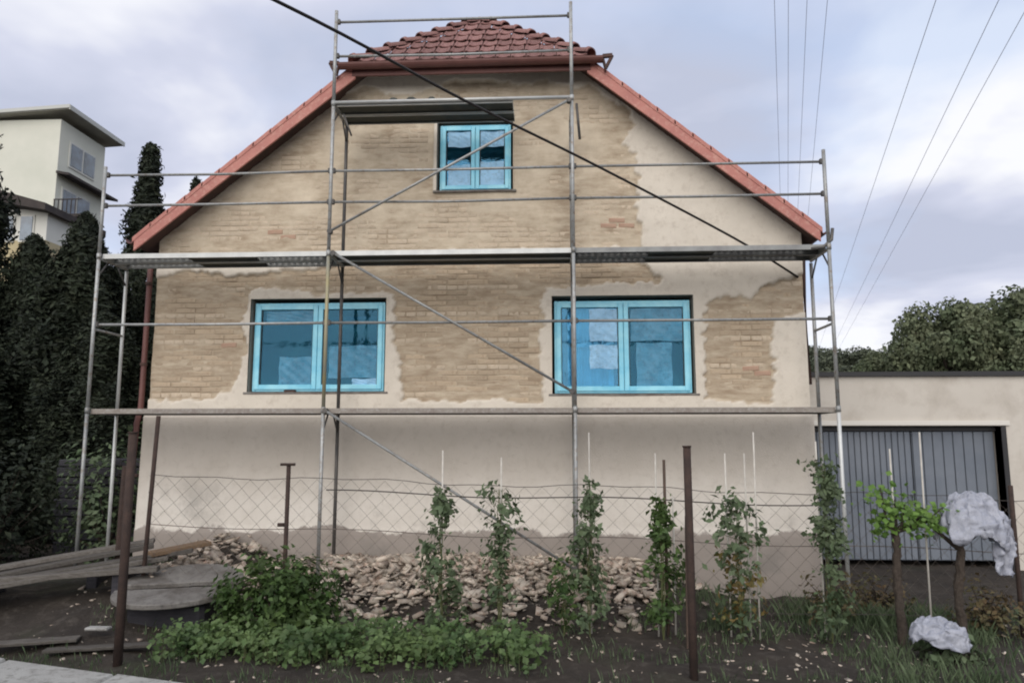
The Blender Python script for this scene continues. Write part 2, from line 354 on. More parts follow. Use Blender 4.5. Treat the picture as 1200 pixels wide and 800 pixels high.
# ---------------------------------------------------------------- foliage helper
def leaves(name, P, Nrm, size, m, parent=None, spread=.6, aspect=.55, fold=.25, shape='leaf'):
    """many small folded leaves (4 verts, 2 tris each); P centres, Nrm outward dirs"""
    n = len(P); P = np.asarray(P); s = size*rng.uniform(.45, 1.6, n)[:, None]
    d = np.asarray(Nrm)+rng.normal(0, spread, (n, 3)); d /= np.linalg.norm(d, axis=1)[:, None]+1e-9
    r = rng.normal(0, 1, (n, 3)); t = np.cross(d, r); t /= np.linalg.norm(t, axis=1)[:, None]+1e-9; u = np.cross(d, t)
    a = P-t*s*.5; c = P+t*s*.5; bb = P+u*s*aspect*.5+d*s*fold*.4; dd = P-u*s*aspect*.5+d*s*fold*.4
    V = np.stack([a, bb, c, dd], 1).reshape(-1, 3)
    k = np.arange(n)*4; F = np.concatenate([np.stack([k, k+1, k+2], -1), np.stack([k, k+2, k+3], -1)], 1).reshape(-1, 3)
    me = mesh_np(name, V, F, m); return link(name, me, parent)

# ---------------------------------------------------------------- the house
HX0, HX1 = -5.87, 3.60; CXR = -1.15; RIDGE = 9.03; SL = .815
house = empty('gabled_house', (0, 0, 0)); tag(house, 'old gabled house with half-stripped plaster, blue framed windows and a red tiled roof', 'house')
polys = {
 'A': [(-5.95, 4.49), (-5.48, 4.62), (-4.86, 4.56), (-4.45, 4.35), (-4.50, 3.55), (-4.52, 3.05), (-4.69, 2.77), (-5.95, 2.66)],
 'B': [(-2.22, 4.80), (-.06, 4.80), (1.24, 4.75), (1.42, 4.56), (1.65, 4.39), (1.36, 4.35), (-.06, 4.32), (-.13, 3.52), (-.14, 2.67), (-2.15, 2.67), (-2.24, 3.54), (-2.24, 4.23), (-3.97, 4.30), (-4.94, 4.35), (-5.15, 4.51), (-3.98, 4.6), (-3.09, 4.72)],
 'C': [(2.24, 4.05), (2.53, 4.12), (2.86, 4.12), (3.08, 4.33), (3.33, 4.4), (3.70, 4.58), (3.57, 3.91), (3.19, 3.79), (3.12, 3.5), (3.19, 3.14), (3.12, 2.62), (2.16, 2.64)],
 'G': [(-6.2, 4.86), (-3.17, 7.38), (-2.84, 7.44), (-2.25, 7.31), (-1.85, 7.36), (-1.46, 7.49), (-.81, 7.5), (-.04, 7.42), (.6, 7.35), (1.0, 7.15), (1.23, 6.96), (1.29, 6.72), (1.13, 6.48), (1.26, 6.25), (1.3, 5.66), (1.33, 4.86)],
}
holes = {'w1': (-4.41, -2.39, 2.79, 4.19), 'w2': (.02, 2.04, 2.75, 4.18), 'w3': (-1.68, -.54, 5.77, 6.90)}
def sdist(px, pz, poly):
    """signed distance (positive inside)"""
    P = np.array(poly); d = np.full(px.shape, 1e9); ins = np.zeros(px.shape, bool); n = len(P)
    for i in range(n):
        ax, az = P[i]; bx, bz = P[(i+1) % n]; ex, ez = bx-ax, bz-az
        t = np.clip(((px-ax)*ex+(pz-az)*ez)/(ex*ex+ez*ez), 0, 1)
        d = np.minimum(d, np.hypot(px-ax-t*ex, pz-az-t*ez))
        c = ((az > pz) != (bz > pz)) & (px < (bx-ax)*(pz-az)/(bz-az+1e-12)+ax); ins ^= c
    return np.where(ins, d, -d)
def mask_d(x, z):
    wx = x+.05*(vnoise(x, z, 3, 5)-.5)*2+.045*(vnoise(x, z*2, 7, 6)-.5)*2+.025*(vnoise(x, z, 21, 4)-.5)*2; wz = z+.05*(vnoise(x, z, 3, 7)-.5)*2+.03*(vnoise(x, z, 9, 8)-.5)*2+.022*(vnoise(x, z, 19, 9)-.5)*2
    d = np.full(x.shape, -9.)
    for k, p in polys.items(): d = np.maximum(d, sdist(wx, wz, p))
    # plaster margin kept round the attic window's left reveal
    x0, x1, z0, z1 = holes['w3']
    dm = np.maximum(np.maximum(x0-.05-x, x-x1-.0), np.maximum(z0-.0-z, z-z1-.03))
    return np.minimum(d, dm+0*x)
def mortar_y(x, z):   # distance towards the viewer of the rough bedding in stripped areas
    s = .012*(vnoise(x, z*2, 1.6, 11)-.5)*2 + .008*(vnoise(x, z*1.6, 5, 12)-.5)*2+.004*(vnoise(x, z, 17, 13)-.5)*2
    return s*.8 + .0055 + .004*ss(4.6, 5.1, z)
STEP = .025
xs = np.arange(HX0, HX1+.001, STEP); zs = np.arange(2.45, 7.9, STEP)
for h in holes.values():
    xs = xs[(np.abs(xs-h[0]) > .012) & (np.abs(xs-h[1]) > .012)]; zs = zs[(np.abs(zs-h[2]) > .012) & (np.abs(zs-h[3]) > .012)]
    xs = np.append(xs, h[:2]); zs = np.append(zs, h[2:])
xs = np.unique(np.append(xs, HX1)); zs = np.unique(zs)
X, Z = np.meshgrid(xs, zs); D = mask_d(X, Z)
mk = ss(-.012, .012, D)
plaster = .044+.005*(vnoise(X, Z, 2, 14)-.5)*2+.002*(vnoise(X, Z, 12, 15)-.5)*2
dep = plaster*(1-mk)+mortar_y(X, Z)*mk
ztop = RIDGE-SL*np.abs(X-CXR)-.10
Zc = np.minimum(Z, ztop)
V = np.stack([X, -dep, Zc], -1).reshape(-1, 3); nx, nz = len(xs), len(zs)
ii, jj = np.meshgrid(np.arange(nx-1), np.arange(nz-1)); cx = (xs[ii]+xs[ii+1])/2; cz = (zs[jj]+zs[jj+1])/2
keep = zs[jj] < RIDGE-SL*np.abs(cx-CXR)-.10
keep &= ~((zs[jj] >= 7.62))
for h in holes.values(): keep &= ~((cx > h[0]) & (cx < h[1]) & (cz > h[2]) & (cz < h[3]))
k = (jj*nx+ii)[keep]; F = np.stack([k, k+1, k+nx+1, k+nx], -1)
used = np.unique(F); remap = -np.ones(len(V), int); remap[used] = np.arange(len(used)); 
me = mesh_np('wall', V[used], remap[F], M['wall'], True)
at_ = me.attributes.new('mask', 'FLOAT_VECTOR', 'POINT')
gz = ss(4.55, 5.1, Z)*.85+.12
mv = np.stack([mk.ravel()[used], (mk*gz).ravel()[used], 0*used], -1); at_.data.foreach_set('vector', mv.ravel())
wall = link('wall', me, house)
# body of the house behind the facing (side and back walls, slightly inset)
b = MB()
zt = lambda x: RIDGE-SL*abs(x-CXR)-.12
for x0, x1 in ((HX0+.004, HX0+.35), (HX1-.35, HX1-.004)):
    zz = min(zt(x0), zt(x1))
    b.box(x0, x1, .012, 11.0, -.2, zz)
b.prism([(HX0+.36, 10.65, -.2), (HX1-.36, 10.65, -.2), (HX1-.36, 10.65, zt(HX1-.36)), (CXR, 10.65, zt(CXR)), (HX0+.36, 10.65, zt(HX0+.36))], 1, (0, .34, 0))
sidew = b.build('side_walls', M['plinth'], house)
# bricks in the stripped areas
bricks = []
row = 0; z = 2.50
while z < 7.6:
    off = (0 if row % 2 else .15); x = HX0+.02+off-.3
    if row % 5 == 3: off2 = .15
    else: off2 = .30
    while x < HX1:
        ln = off2-.012+rnd.uniform(-.012, .008); xc = x+ln/2; zc = z+.033+rnd.uniform(-.003, .003)
        x += off2
        if xc-ln/2 < HX0+.01 or xc+ln/2 > HX1-.01: continue
        if zc > RIDGE-SL*abs(xc-CXR)-.2 or zc > 7.56: continue
        if any(h[0]-ln/2 < xc < h[1]+ln/2 and h[2]-.05 < zc < h[3]+.05 for h in holes.values()): continue
        dd = mask_d(np.array([xc-ln*.45, xc+ln*.45, xc]), np.array([zc]*3)).min()
        if dd < .01: continue
        bricks.append((zc, xc, ln))
    z += .078; row += 1
def brick_verts(ln, hz, proud, seed):
    q = random.Random(seed); e = .008
    v = []
    for (yy, k) in ((.02, 0), (-proud+.004, 0), (-proud, e)):
        for sx, sz in ((-1, -1), (1, -1), (1, 1), (-1, 1)):
            v.append((sx*(ln/2-k)+q.uniform(-.003, .003), yy+(q.uniform(-.003, .003) if k else 0), sz*(hz/2-k)+q.uniform(-.002, .002)))
    f = []
    for r in (0, 4):
        for i in range(4): f.append((r+i, r+(i+1) % 4, r+4+(i+1) % 4, r+4+i))
    f.append((8, 9, 10, 11)); return v, f
protos = {}
for kind, ln in (('long', .288), ('short', .138)):
    for s in range(5):
        v, f = brick_verts(ln, .064, .009, s*7+len(kind)); me = bpy.data.meshes.new('brick'); me.from_pydata(v, [], [q[::-1] for q in f]); me.materials.append(M['brick']); protos[kind, s] = me
# the 300 lowest long bricks (nearest to the viewer) are pieces of their own
cand = sorted([q for q in bricks if q[2] > .2 and q[0] < 4.75], key=lambda q: abs(q[0]-3.4))[:300]
cs = set(cand)
for i, (zc, xc, ln) in enumerate(cand):
    o = link('brick', protos['long', rnd.randrange(5)], wall); o.location = (xc, rnd.uniform(-.003, .005), zc); o.scale.x = ln/.288
    o.rotation_euler = (rnd.uniform(-.02, .02), rnd.uniform(-.008, .008), rnd.uniform(-.01, .01))
V = []; F = []
for i, (zc, xc, ln) in enumerate(bricks):
    if (zc, xc, ln) in cs: continue
    v, f = brick_verts(ln, .064, .006+rnd.uniform(-.003, .005), i); b0 = len(V)
    V += [(p[0]+xc, p[1], p[2]+zc) for p in v]; F += [[b0+j for j in q[::-1]] for q in f]
bs = link('brick_rows', mesh_np('brick_rows', V, F, M['brick_stuff']), wall); tag(bs, kind='stuff')
# a few reddish bricks laid bare
for (xc, zc) in ((.98, 5.30), (1.12, 5.22), (.86, 5.22), (-4.72, 3.50), (-4.1, 5.2), (-3.9, 5.12), (2.82, 3.12), (2.98, 3.05)):
    o = link('red_brick', protos['long', 1].copy(), wall); o.data.materials[0] = M['brick_red']; o.location = (xc, -.006, zc); o.rotation_euler.y = rnd.uniform(-.05, .05); o.scale.x = .8

# plinth: smooth grey skirt with a sloped weathering on top and a damp foot
xs = np.arange(HX0-.03, HX1+.04, .05); zs = np.unique(np.concatenate([np.arange(-.1, 2.46, .05), [2.44, 2.46, 2.475, 2.56]]))
X, Z = np.meshgrid(xs, zs)
dep = .075+.004*(vnoise(X, Z, 1.5, 21)-.5)-.05*ss(2.30, 2.42, Z)*(1-ss(2.43, 2.44, Z)) 
dep = .085+.03*ss(2.35, .9, Z)+.005*(vnoise(X, Z, 1.7, 21)-.5)*2
dep = np.where(Z > 2.47, .018, dep); dep = np.where((Z > 2.455) & (Z <= 2.4751), .075, dep)
dep = dep + .02*(Z < .88)*(1-.0*Z)
V = np.stack([X, -dep, Z], -1).reshape(-1, 3); nx, nz = len(xs), len(zs)
k = (np.arange(nz-1)[:, None]*nx+np.arange(nx-1)[None, :]).ravel(); F = np.stack([k, k+1, k+nx+1, k+nx], -1)
def plinth_mat():
    m = M['plinth']; t = m.node_tree; p = t.nodes['Principled BSDF']; L = t.links.new; src = p.inputs['Base Color'].links[0].from_socket
    tc = N(t, 'ShaderNodeTexCoord'); sp = N(t, 'ShaderNodeSeparateXYZ'); L(tc.outputs['Object'], sp.inputs[0])
    n = N(t, 'ShaderNodeTexNoise', Scale=1.8, Detail=9.0, Roughness=.65); L(tc.outputs['Object'], n.inputs['Vector'])
    a = N(t, 'ShaderNodeMath', operation='MULTIPLY_ADD'); L(n.outputs['Fac'], a.inputs[0]); a.inputs[1].default_value = -.5; L(sp.outputs['Z'], a.inputs[2])
    r = N(t, 'ShaderNodeMapRange'); L(a.outputs[0], r.inputs[0]); r.inputs[1].default_value = .64; r.inputs[2].default_value = .61     # rising damp line
    q = N(t, 'ShaderNodeMix', data_type='RGBA'); L(r.outputs[0], q.inputs[0]); L(src, q.inputs[6]); q.inputs[7].default_value = (.30, .265, .235, 1)
    # mould blotches low on the wall
    n2 = N(t, 'ShaderNodeTexNoise', Scale=1.1, Detail=6.0, Roughness=.65); L(tc.outputs['Object'], n2.inputs['Vector'])
    r2 = N(t, 'ShaderNodeMapRange'); L(n2.outputs['Fac'], r2.inputs[0]); r2.inputs[1].default_value = .56; r2.inputs[2].default_value = .68
    r3 = N(t, 'ShaderNodeMapRange'); L(sp.outputs['Z'], r3.inputs[0]); r3.inputs[1].default_value = 1.7; r3.inputs[2].default_value = 1.2
    mm = N(t, 'ShaderNodeMath', operation='MULTIPLY'); L(r2.outputs[0], mm.inputs[0]); L(r3.outputs[0], mm.inputs[1])
    m3 = N(t, 'ShaderNodeMath', operation='MULTIPLY'); L(mm.outputs[0], m3.inputs[0]); m3.inputs[1].default_value = .45
    q2 = N(t, 'ShaderNodeMix', data_type='RGBA'); L(m3.outputs[0], q2.inputs[0]); L(q.outputs[2], q2.inputs[6]); q2.inputs[7].default_value = (.17, .16, .145, 1)
    r4 = N(t, 'ShaderNodeMapRange'); L(a.outputs[0], r4.inputs[0]); r4.inputs[1].default_value = 1.0; r4.inputs[2].default_value = 1.5   # shade below the lowest deck, put into the upper plinth colour
    q3 = N(t, 'ShaderNodeMix', data_type='RGBA', blend_type='MULTIPLY'); L(r4.outputs[0], q3.inputs[0]); L(q2.outputs[2], q3.inputs[6]); q3.inputs[7].default_value = (.80, .78, .76, 1)
    L(q3.outputs[2], p.inputs['Base Color'])
plinth_mat()
pl = link('plinth', mesh_np('plinth', V, F, M['plinth'], False), house)
b = MB(); b.box(HX0-.03, HX0+.003, -.08, 10.9, -.1, 2.46).box(HX1-.003, HX1+.03, -.08, 10.9, -.1, 2.46); b.build('plinth_return', M['plinth'], house)

# windows
def window(h, bar_w, mats, split=.5, sill=True, inner_bar=None, reflection_curtain=None, films=None):
    x0, x1, z0, z1 = h
    w = empty('window', ((x0+x1)/2, 0, z0)); w.parent = house
    b = MB(); xa_, xb_, zb_ = x0-w.location.x, x1-w.location.x, z1-z0; y0, y1 = -.02, .34
    b.quad((xa_, y0, 0), (xa_, y0, zb_), (xa_, y1, zb_), (xa_, y1, 0)).quad((xb_, y0, 0), (xb_, y1, 0), (xb_, y1, zb_), (xb_, y0, zb_))
    b.quad((xa_, y0, zb_), (xb_, y0, zb_), (xb_, y1, zb_), (xa_, y1, zb_)).quad((xa_, y0, 0), (xa_, y1, 0), (xb_, y1, 0), (xb_, y0, 0))
    me_ = bpy.data.meshes.new('reveal'); q_ = [b.V[i] for i in range(16)]
    vs = [(x, y, z) for y in (y0, y1) for (x, z) in ((xa_, 0), (xb_, 0), (xb_, zb_), (xa_, zb_))]
    me_.from_pydata(vs, [], [(i, (i+1) % 4, 4+(i+1) % 4, 4+i) for i in range(4)]); me_.materials.append(M['reveal']); link('reveal', me_, w)
    fx0, fx1 = x0+.035-w.location.x, x1-.035-w.location.x; fz0, fz1 = .03, z1-z0-.06; ya, yb = .055, .125
    t = .055
    f = MB(); f.box(fx0, fx0+t, ya, yb, fz0, fz1).box(fx1-t, fx1, ya, yb, fz0, fz1).box(fx0+t, fx1-t, ya, yb, fz0, fz0+t).box(fx0+t, fx1-t, ya, yb, fz1-t, fz1)
    f.build('window_frame', M['cyan'], w, bevel=.006)
    mid = fx0+t+(fx1-fx0-2*t)*split
    for i, (a, c) in enumerate(((fx0+t*.55, mid-.003), (mid+.003, fx1-t*.55))):
        s = MB(); sw = bar_w; za, zb = fz0+t*.55, fz1-t*.55; y2, y3 = ya-.022, yb-.01
        s.box(a, a+sw, y2, y3, za, zb).box(c-sw, c, y2, y3, za, zb).box(a+sw, c-sw, y2, y3, za, za+sw).box(a+sw, c-sw, y2, y3, zb-sw, zb)
        s.build('sash', M['cyan'], w, bevel=.005)
        gmb = MB(); gmb.box(a+sw-.004, c-sw+.004, ya+.02, ya+.028, za+sw-.004, zb-sw+.004); gmb.build('pane', mats[i], w)
        
        for (p_, q_) in ((a+sw, a+sw+.012), (c-sw-.012, c-sw)): MB().box(p_, q_, ya+.004, ya+.02, za+sw, zb-sw).build('glazing_bead', M['dark_metal'], w)
    for (xa, xb, za, zb, fm) in (films or []):  # film sheets; the pale ones also shape reflections on the glass
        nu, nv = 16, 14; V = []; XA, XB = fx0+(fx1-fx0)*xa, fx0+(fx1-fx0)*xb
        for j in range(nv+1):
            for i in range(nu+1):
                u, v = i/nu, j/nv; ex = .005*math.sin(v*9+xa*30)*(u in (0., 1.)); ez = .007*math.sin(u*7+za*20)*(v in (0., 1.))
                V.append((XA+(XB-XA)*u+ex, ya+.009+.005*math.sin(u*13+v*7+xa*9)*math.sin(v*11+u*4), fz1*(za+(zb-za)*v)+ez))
        link('film_reflection', mesh_np('film_reflection', V, [(j*(nu+1)+i, j*(nu+1)+i+1, (j+1)*(nu+1)+i+1, (j+1)*(nu+1)+i) for j in range(nv) for i in range(nu)], fm, True), w)
    # old inner window: pale bars seen through the glass
    if inner_bar:
        s = MB()
        for (xa, xb, za, zb) in inner_bar: s.box(fx0+(fx1-fx0)*xa, fx0+(fx1-fx0)*xb, .20, .235, fz1*za, fz1*zb)
        s.build('inner_window_bars', M['innerwood'], w)
    for (xa, xb, za, zb, cm) in (reflection_curtain or []):  # hung voile, also standing in for pale reflections in the panes
        n = 60; xs_ = np.linspace(fx0+(fx1-fx0)*xa, fx0+(fx1-fx0)*xb, n); V = []; 
        for zz in (fz1*za, fz1*(za+zb)/2, fz1*zb): V += [(q, .30+.018*math.sin(q*46+zz)+.01*math.sin(q*90), zz+.012*math.sin(q*46)*(zz < fz1*.5)) for q in xs_]
        F = [(r*n+i, r*n+i+1, (r+1)*n+i+1, (r+1)*n+i) for r in range(2) for i in range(n-1)]
        link('reflection_curtain', mesh_np('reflection_curtain', V, F, cm, True), w)
    # dark room behind
    r = MB(); X0, X1, Y0, Y1, Z0, Z1 = fx0-.3, fx1+.3, .345, 2.4, -.3, fz1+.3
    r.quad((X0, Y1, Z0), (X1, Y1, Z0), (X1, Y1, Z1), (X0, Y1, Z1)).quad((X0, Y0, Z0), (X1, Y0, Z0), (X1, Y1, Z0), (X0, Y1, Z0)).quad((X0, Y0, Z1), (X0, Y1, Z1), (X1, Y1, Z1), (X1, Y0, Z1))
    r.quad((X0, Y0, Z0), (X0, Y1, Z0), (X0, Y1, Z1), (X0, Y0, Z1)).quad((X1, Y0, Z0), (X1, Y0, Z1), (X1, Y1, Z1), (X1, Y1, Z0)); r.build('room_interior', M['room'], w)
    s = MB(); s.box(x0-.05-w.location.x, x1+.05-w.location.x, -.055, .05, -.012, .018); s.build('sill', M['sill'], w, bevel=.004)
    return w
W1 = window(holes['w1'], .07, (M['glass_dark'], M['glass_dark']), .49, inner_bar=[(.05, .48, .83, .86), (.52, .95, .83, .86)], reflection_curtain=[(.74, .97, .04, .22, M['reflection_voile'])], films=[(.76, .945, .075, .16, M['film_reflection_pale']), (.09, .455, .78, .91, M['film_teal']), (.58, .945, .17, .52, M['film_teal']), (.20, .455, .09, .40, M['film_teal'])])
W2 = window(holes['w2'], .07, (M['glass_clear'], M['glass_dark']), .51, inner_bar=[(.10, .14, .05, .95), (.10, .44, .52, .56), (.40, .44, .05, .95)], reflection_curtain=[(.14, .42, .05, .97, M['reflection_voile']), (.58, .80, .05, .9, M['reflection_voile'])], films=[(.26, .465, .57, .915, M['film_reflection_pale']), (.26, .465, .28, .53, M['film_reflection_pale']), (.565, .945, .57, .915, M['film_teal']), (.60, .86, .09, .55, M['film_teal'])])  # left sash: pale reflection shaped from voile and film
W3 = window(holes['w3'], .06, (M['glass_clear'], M['glass_clear']), .5, reflection_curtain=[(.05, .95, .03, .45, M['reflection_voile'])], films=[(.115, .47, .68, .905, M['film_reflection_pale']), (.56, .905, .68, .905, M['film_reflection_pale']), (.115, .47, .10, .42, M['film_reflection_pale']), (.56, .905, .10, .46, M['film_reflection_pale'])])  # attic reflection, pale above and below, shaped from film and voile
for w_, l_ in ((W1, 'lower window with dark blue panes'), (W2, 'lower window with a pale reflection shaped by voile and film'), (W3, 'small attic window in the gable')): w_['label'] = l_
# small dark object on the sill of window 1, kept as part of sill line
s = MB(); s.box(-.46, -.30, -.05, .03, .02, .05); s.build('sill_latch', M['soffit'], W1, bevel=.006)

# roof
roof = empty('roof'); roof.parent = house
YB = 11.2; YF = -.33; HZ = 7.62; HD = (RIDGE-HZ)/SL; YA = 1.02   # hip base half-width, apex depth
EL = 4.91                                                     # half-span to the eaves
zr = lambda d: RIDGE-SL*d
b = MB()
for s in (-1, 1):
    top = [(CXR+s*EL, YF, zr(EL)), (CXR+s*HD, YF, HZ), (CXR, YA, RIDGE), (CXR, YB, RIDGE), (CXR+s*EL, YB, zr(EL))]
    b.prism([(p[0], p[1], p[2]-.03) for p in top], 2, (0, 0, -.07))
b.prism([(CXR-HD, YF-.01, HZ+.012), (CXR+HD, YF-.01, HZ+.012), (CXR, YA-.01, RIDGE+.012)], 2, (0, 0, -.10))
b.build('roof_deck', M['soffit'], roof)
# verge boards down each rake
for s in (-1, 1):
    a = (CXR+s*(HD-.02), YF-.002, HZ+.02); c = (CXR+s*(EL+.0), YF-.002, zr(EL)+.02)
    b = MB(); up = .20
    b.prism([a, c, (c[0], c[1], c[2]-up), (a[0]-s*.0, a[1], a[2]-up-.02)], 1, (0, -.035, 0)); b.build('verge_board', M['verge'], roof, bevel=.004)
    # verge tiles lapping down over the board edge
    n = 13
    for i in range(n):
        t0 = i/n; t1 = (i+1)/n+.008
        p0 = Vector((a[0]+(c[0]-a[0])*t0, YF-.045, a[2]+(c[2]-a[2])*t0+.035)); p1 = Vector((a[0]+(c[0]-a[0])*t1, YF-.045, a[2]+(c[2]-a[2])*t1+.055*0+.022))
        q = MB(); q.prism([p0, p1, p1-Vector((0, 0, .075)), p0-Vector((0, 0, .075))], 1, (0, .25, 0)); q.build('verge_tile', M['verge'], roof, bevel=.004)
# main slopes: courses of tiles, joined (not seen from the street)
V = []; F = []
for s in (-1, 1):
    nrow = int(EL/.26)
    for r in range(nrow):
        d1 = EL-.0-r*.26+.03; d0 = d1-.32
        y = YF+.22
        while y < YB-.2:
            yl = YA-(YA-YF)*min(1, max(0, d0)/HD) if d0 < HD else YF
            if y > yl+.05 and d0 > .0:
                bb = len(V); w_ = .215
                for (d, up) in ((d0, .0), (d1, .035)):
                    for (yy, u2) in ((y, .0), (y+.05, .02), (y+.15, .0), (y+w_, .012)):
                        V.append((CXR+s*d, yy, zr(d)+up+u2-.02))
                for q in range(3): F.append((bb+q, bb+q+1, bb+4+q+1, bb+4+q))
            y += .225
tag(link('tile_courses', mesh_np('tile_courses', V, F, M['tile_rows']), roof), kind='stuff')
# hip face towards the street: every tile a piece
hip_n = Vector((0, -(RIDGE-HZ), (YA-YF))).normalized(); hip_u = Vector((0, YA-YF, RIDGE-HZ)); hl = hip_u.length; hip_u.normalize()
def tile_mesh():
    b = MB(); n = 6; w = .215; l = .36
    prof = [(-w/2, .0), (-w/2+.03, .022), (-w/2+.06, .004), (0, .0), (w/2-.06, .004), (w/2-.02, .02), (w/2, .012)]
    k = len(prof)
    for (yy, up) in ((0, .035), (l, .0)):
        for (xx, zz) in prof: b.V.append((xx, yy, zz+up))
        for (xx, zz) in prof: b.V.append((xx, yy, zz+up-.016))
    for i in range(k-1):
        b.face([i, i+1, 2*k+i+1, 2*k+i]); b.face([k+i, 3*k+i, 3*k+i+1, k+i+1]); b.face([i, k+i, k+i+1, i+1])
    return b.mesh('tile', M['tile'])
tm = tile_mesh()
R = Matrix((Vector((1, 0, 0)), hip_u, hip_n)).transposed().to_euler()
rows = 7
for r in range(rows):
    d = .0+r*.285; hw = HD*(1-(d+.05)/hl)
    n = int(2*hw/.225)+1
    for i in range(n):
        xc = (i-(n-1)/2)*.225+(.0 if r % 2 else .03)
        if abs(xc) > hw+.02: continue
        p = Vector((CXR, YF-.06, HZ+.005))+hip_u*d+hip_n*(.012+.004*(r % 2)); 
        o = link('tile', tm, roof); o.location = (CXR+xc, p.y, p.z); o.rotation_euler = R; o.rotation_euler.z += rnd.uniform(-.02, .02); o.rotation_euler.x += rnd.uniform(-.02, .02)
# ridge and hip caps
def cap_mesh(l=.40, r0=.115, r1=.085):
    b = MB(); n = 9
    for (yy, r) in ((0, r0), (.05, r0+.012), (.06, r0-.004), (l, r1)):
        for i in range(n+1):
            a = PI*i/n; b.V.append((r*math.cos(a), yy, r*math.sin(a)*.85)); 
    for s_ in range(3):
        for i in range(n): b.face([s_*(n+1)+i, s_*(n+1)+i+1, (s_+1)*(n+1)+i+1, (s_+1)*(n+1)+i])
    k = len(b.V)
    for i in range(n+1): a = PI*i/n; b.V.append(((r0-.018)*math.cos(a), 0, (r0-.018)*math.sin(a)*.85))
    for i in range(n): b.face([i, i+1, k+i+1, k+i])
    return b.mesh('hip_cap', M['tile'], smooth=False)
cm = cap_mesh()
for s in (-1, 1):
    a = Vector((CXR+s*(HD+.02), YF-.02, HZ+.03)); c = Vector((CXR, YA, RIDGE+.04)); d = (c-a); n = 8
    dn = d.normalized(); x_ = dn.cross(Vector((0, 0, 1))).normalized(); z_ = x_.cross(dn)
    for i in range(n):
        o = link('hip_cap', cm, roof); p = a+d*(i/n)
        tilt = .12+rnd.uniform(-.03, .03)
        dd = (dn-z_*tilt).normalized(); zz = x_.cross(dd)
        o.matrix_basis = Matrix.Translation(p+z_*.05) @ Matrix((x_, dd, zz)).transposed().to_4x4()
for i in range(26):
    o = link('ridge_cap', cm, roof); o.location = (CXR, YA-.1+i*.39, RIDGE+.0); o.rotation_euler = (-.08, 0, 0)
# gutter below the hip with its end brackets
b = MB(); gx0, gx1 = CXR-1.93, CXR+1.93; n = 8; gy_ = YF-.13; gzz = HZ-.03
pr = [(gy_-.075*math.cos(PI*i/n), gzz-.075*math.sin(PI*i/n)) for i in range(n+1)]; pr2 = [(gy_-.065*math.cos(PI*i/n), gzz-.065*math.sin(PI*i/n)) for i in range(n, -1, -1)]
b.prism([(gx0, p[0], p[1]) for p in pr+pr2], 0, (gx1-gx0, 0, 0)); b.build('gutter', M['gutter'], roof)
b = MB(); b.box(CXR-HD-.03, CXR+HD+.03, YF-.045, YF-.012, HZ-.17, HZ-.03); b.build('eaves_board', M['gutter'], roof, bevel=.004)
for s in (-1, 1):
    b = MB(); xx = CXR+s*1.93
    b.bar((xx, gy_, gzz+.02), (xx+s*.14, gy_, gzz+.03), .05, .05).bar((xx+s*.14, gy_, gzz+.03), (xx+s*.04, gy_+.02, gzz-.16), .04, .04).bar((xx, gy_, gzz), (xx+s*.04, gy_+.02, gzz-.16), .03, .03)
    b.build('gutter_bracket', M['soffit'], roof)
# side eaves gutters and left downpipe
for s in (-1, 1):
    xx = CXR+s*(EL+.06); b = MB(); pr = [(xx-.07*math.cos(PI*i/8), zr(EL)-.07*math.sin(PI*i/8)) for i in range(9)]; pr2 = [(xx-.06*math.cos(PI*i/8), zr(EL)-.06*math.sin(PI*i/8)) for i in range(8, -1, -1)]
    b.prism([(p[0], YF-.03, p[1]) for p in pr+pr2], 1, (0, YB-YF, 0)); b.build('gutter', M['gutter'], roof)
b = MB(); b.tube([(-5.99, .02, 4.86), (-5.955, -.06, 4.7), (-5.955, -.07, 2.6), (-5.975, -.12, 2.35), (-5.975, -.12, .25)], .041, 12); b.build('downpipe', M['gutter'], house, smooth=True)
for z_ in (4.4, 3.2, 1.6): MB().tube([(-5.957, -.07-.03*(z_ < 2), z_), (-5.957, -.07-.03*(z_ < 2), z_+.04)], .049, 12).build('pipe_clamp', M['soffit'], house)
b = MB(); b.tube([(3.66, .25, 4.9), (3.66, .12, 4.7), (3.66, .12, 2.9)], .04, 10); b.build('downpipe', M['soffit'], house, smooth=True)

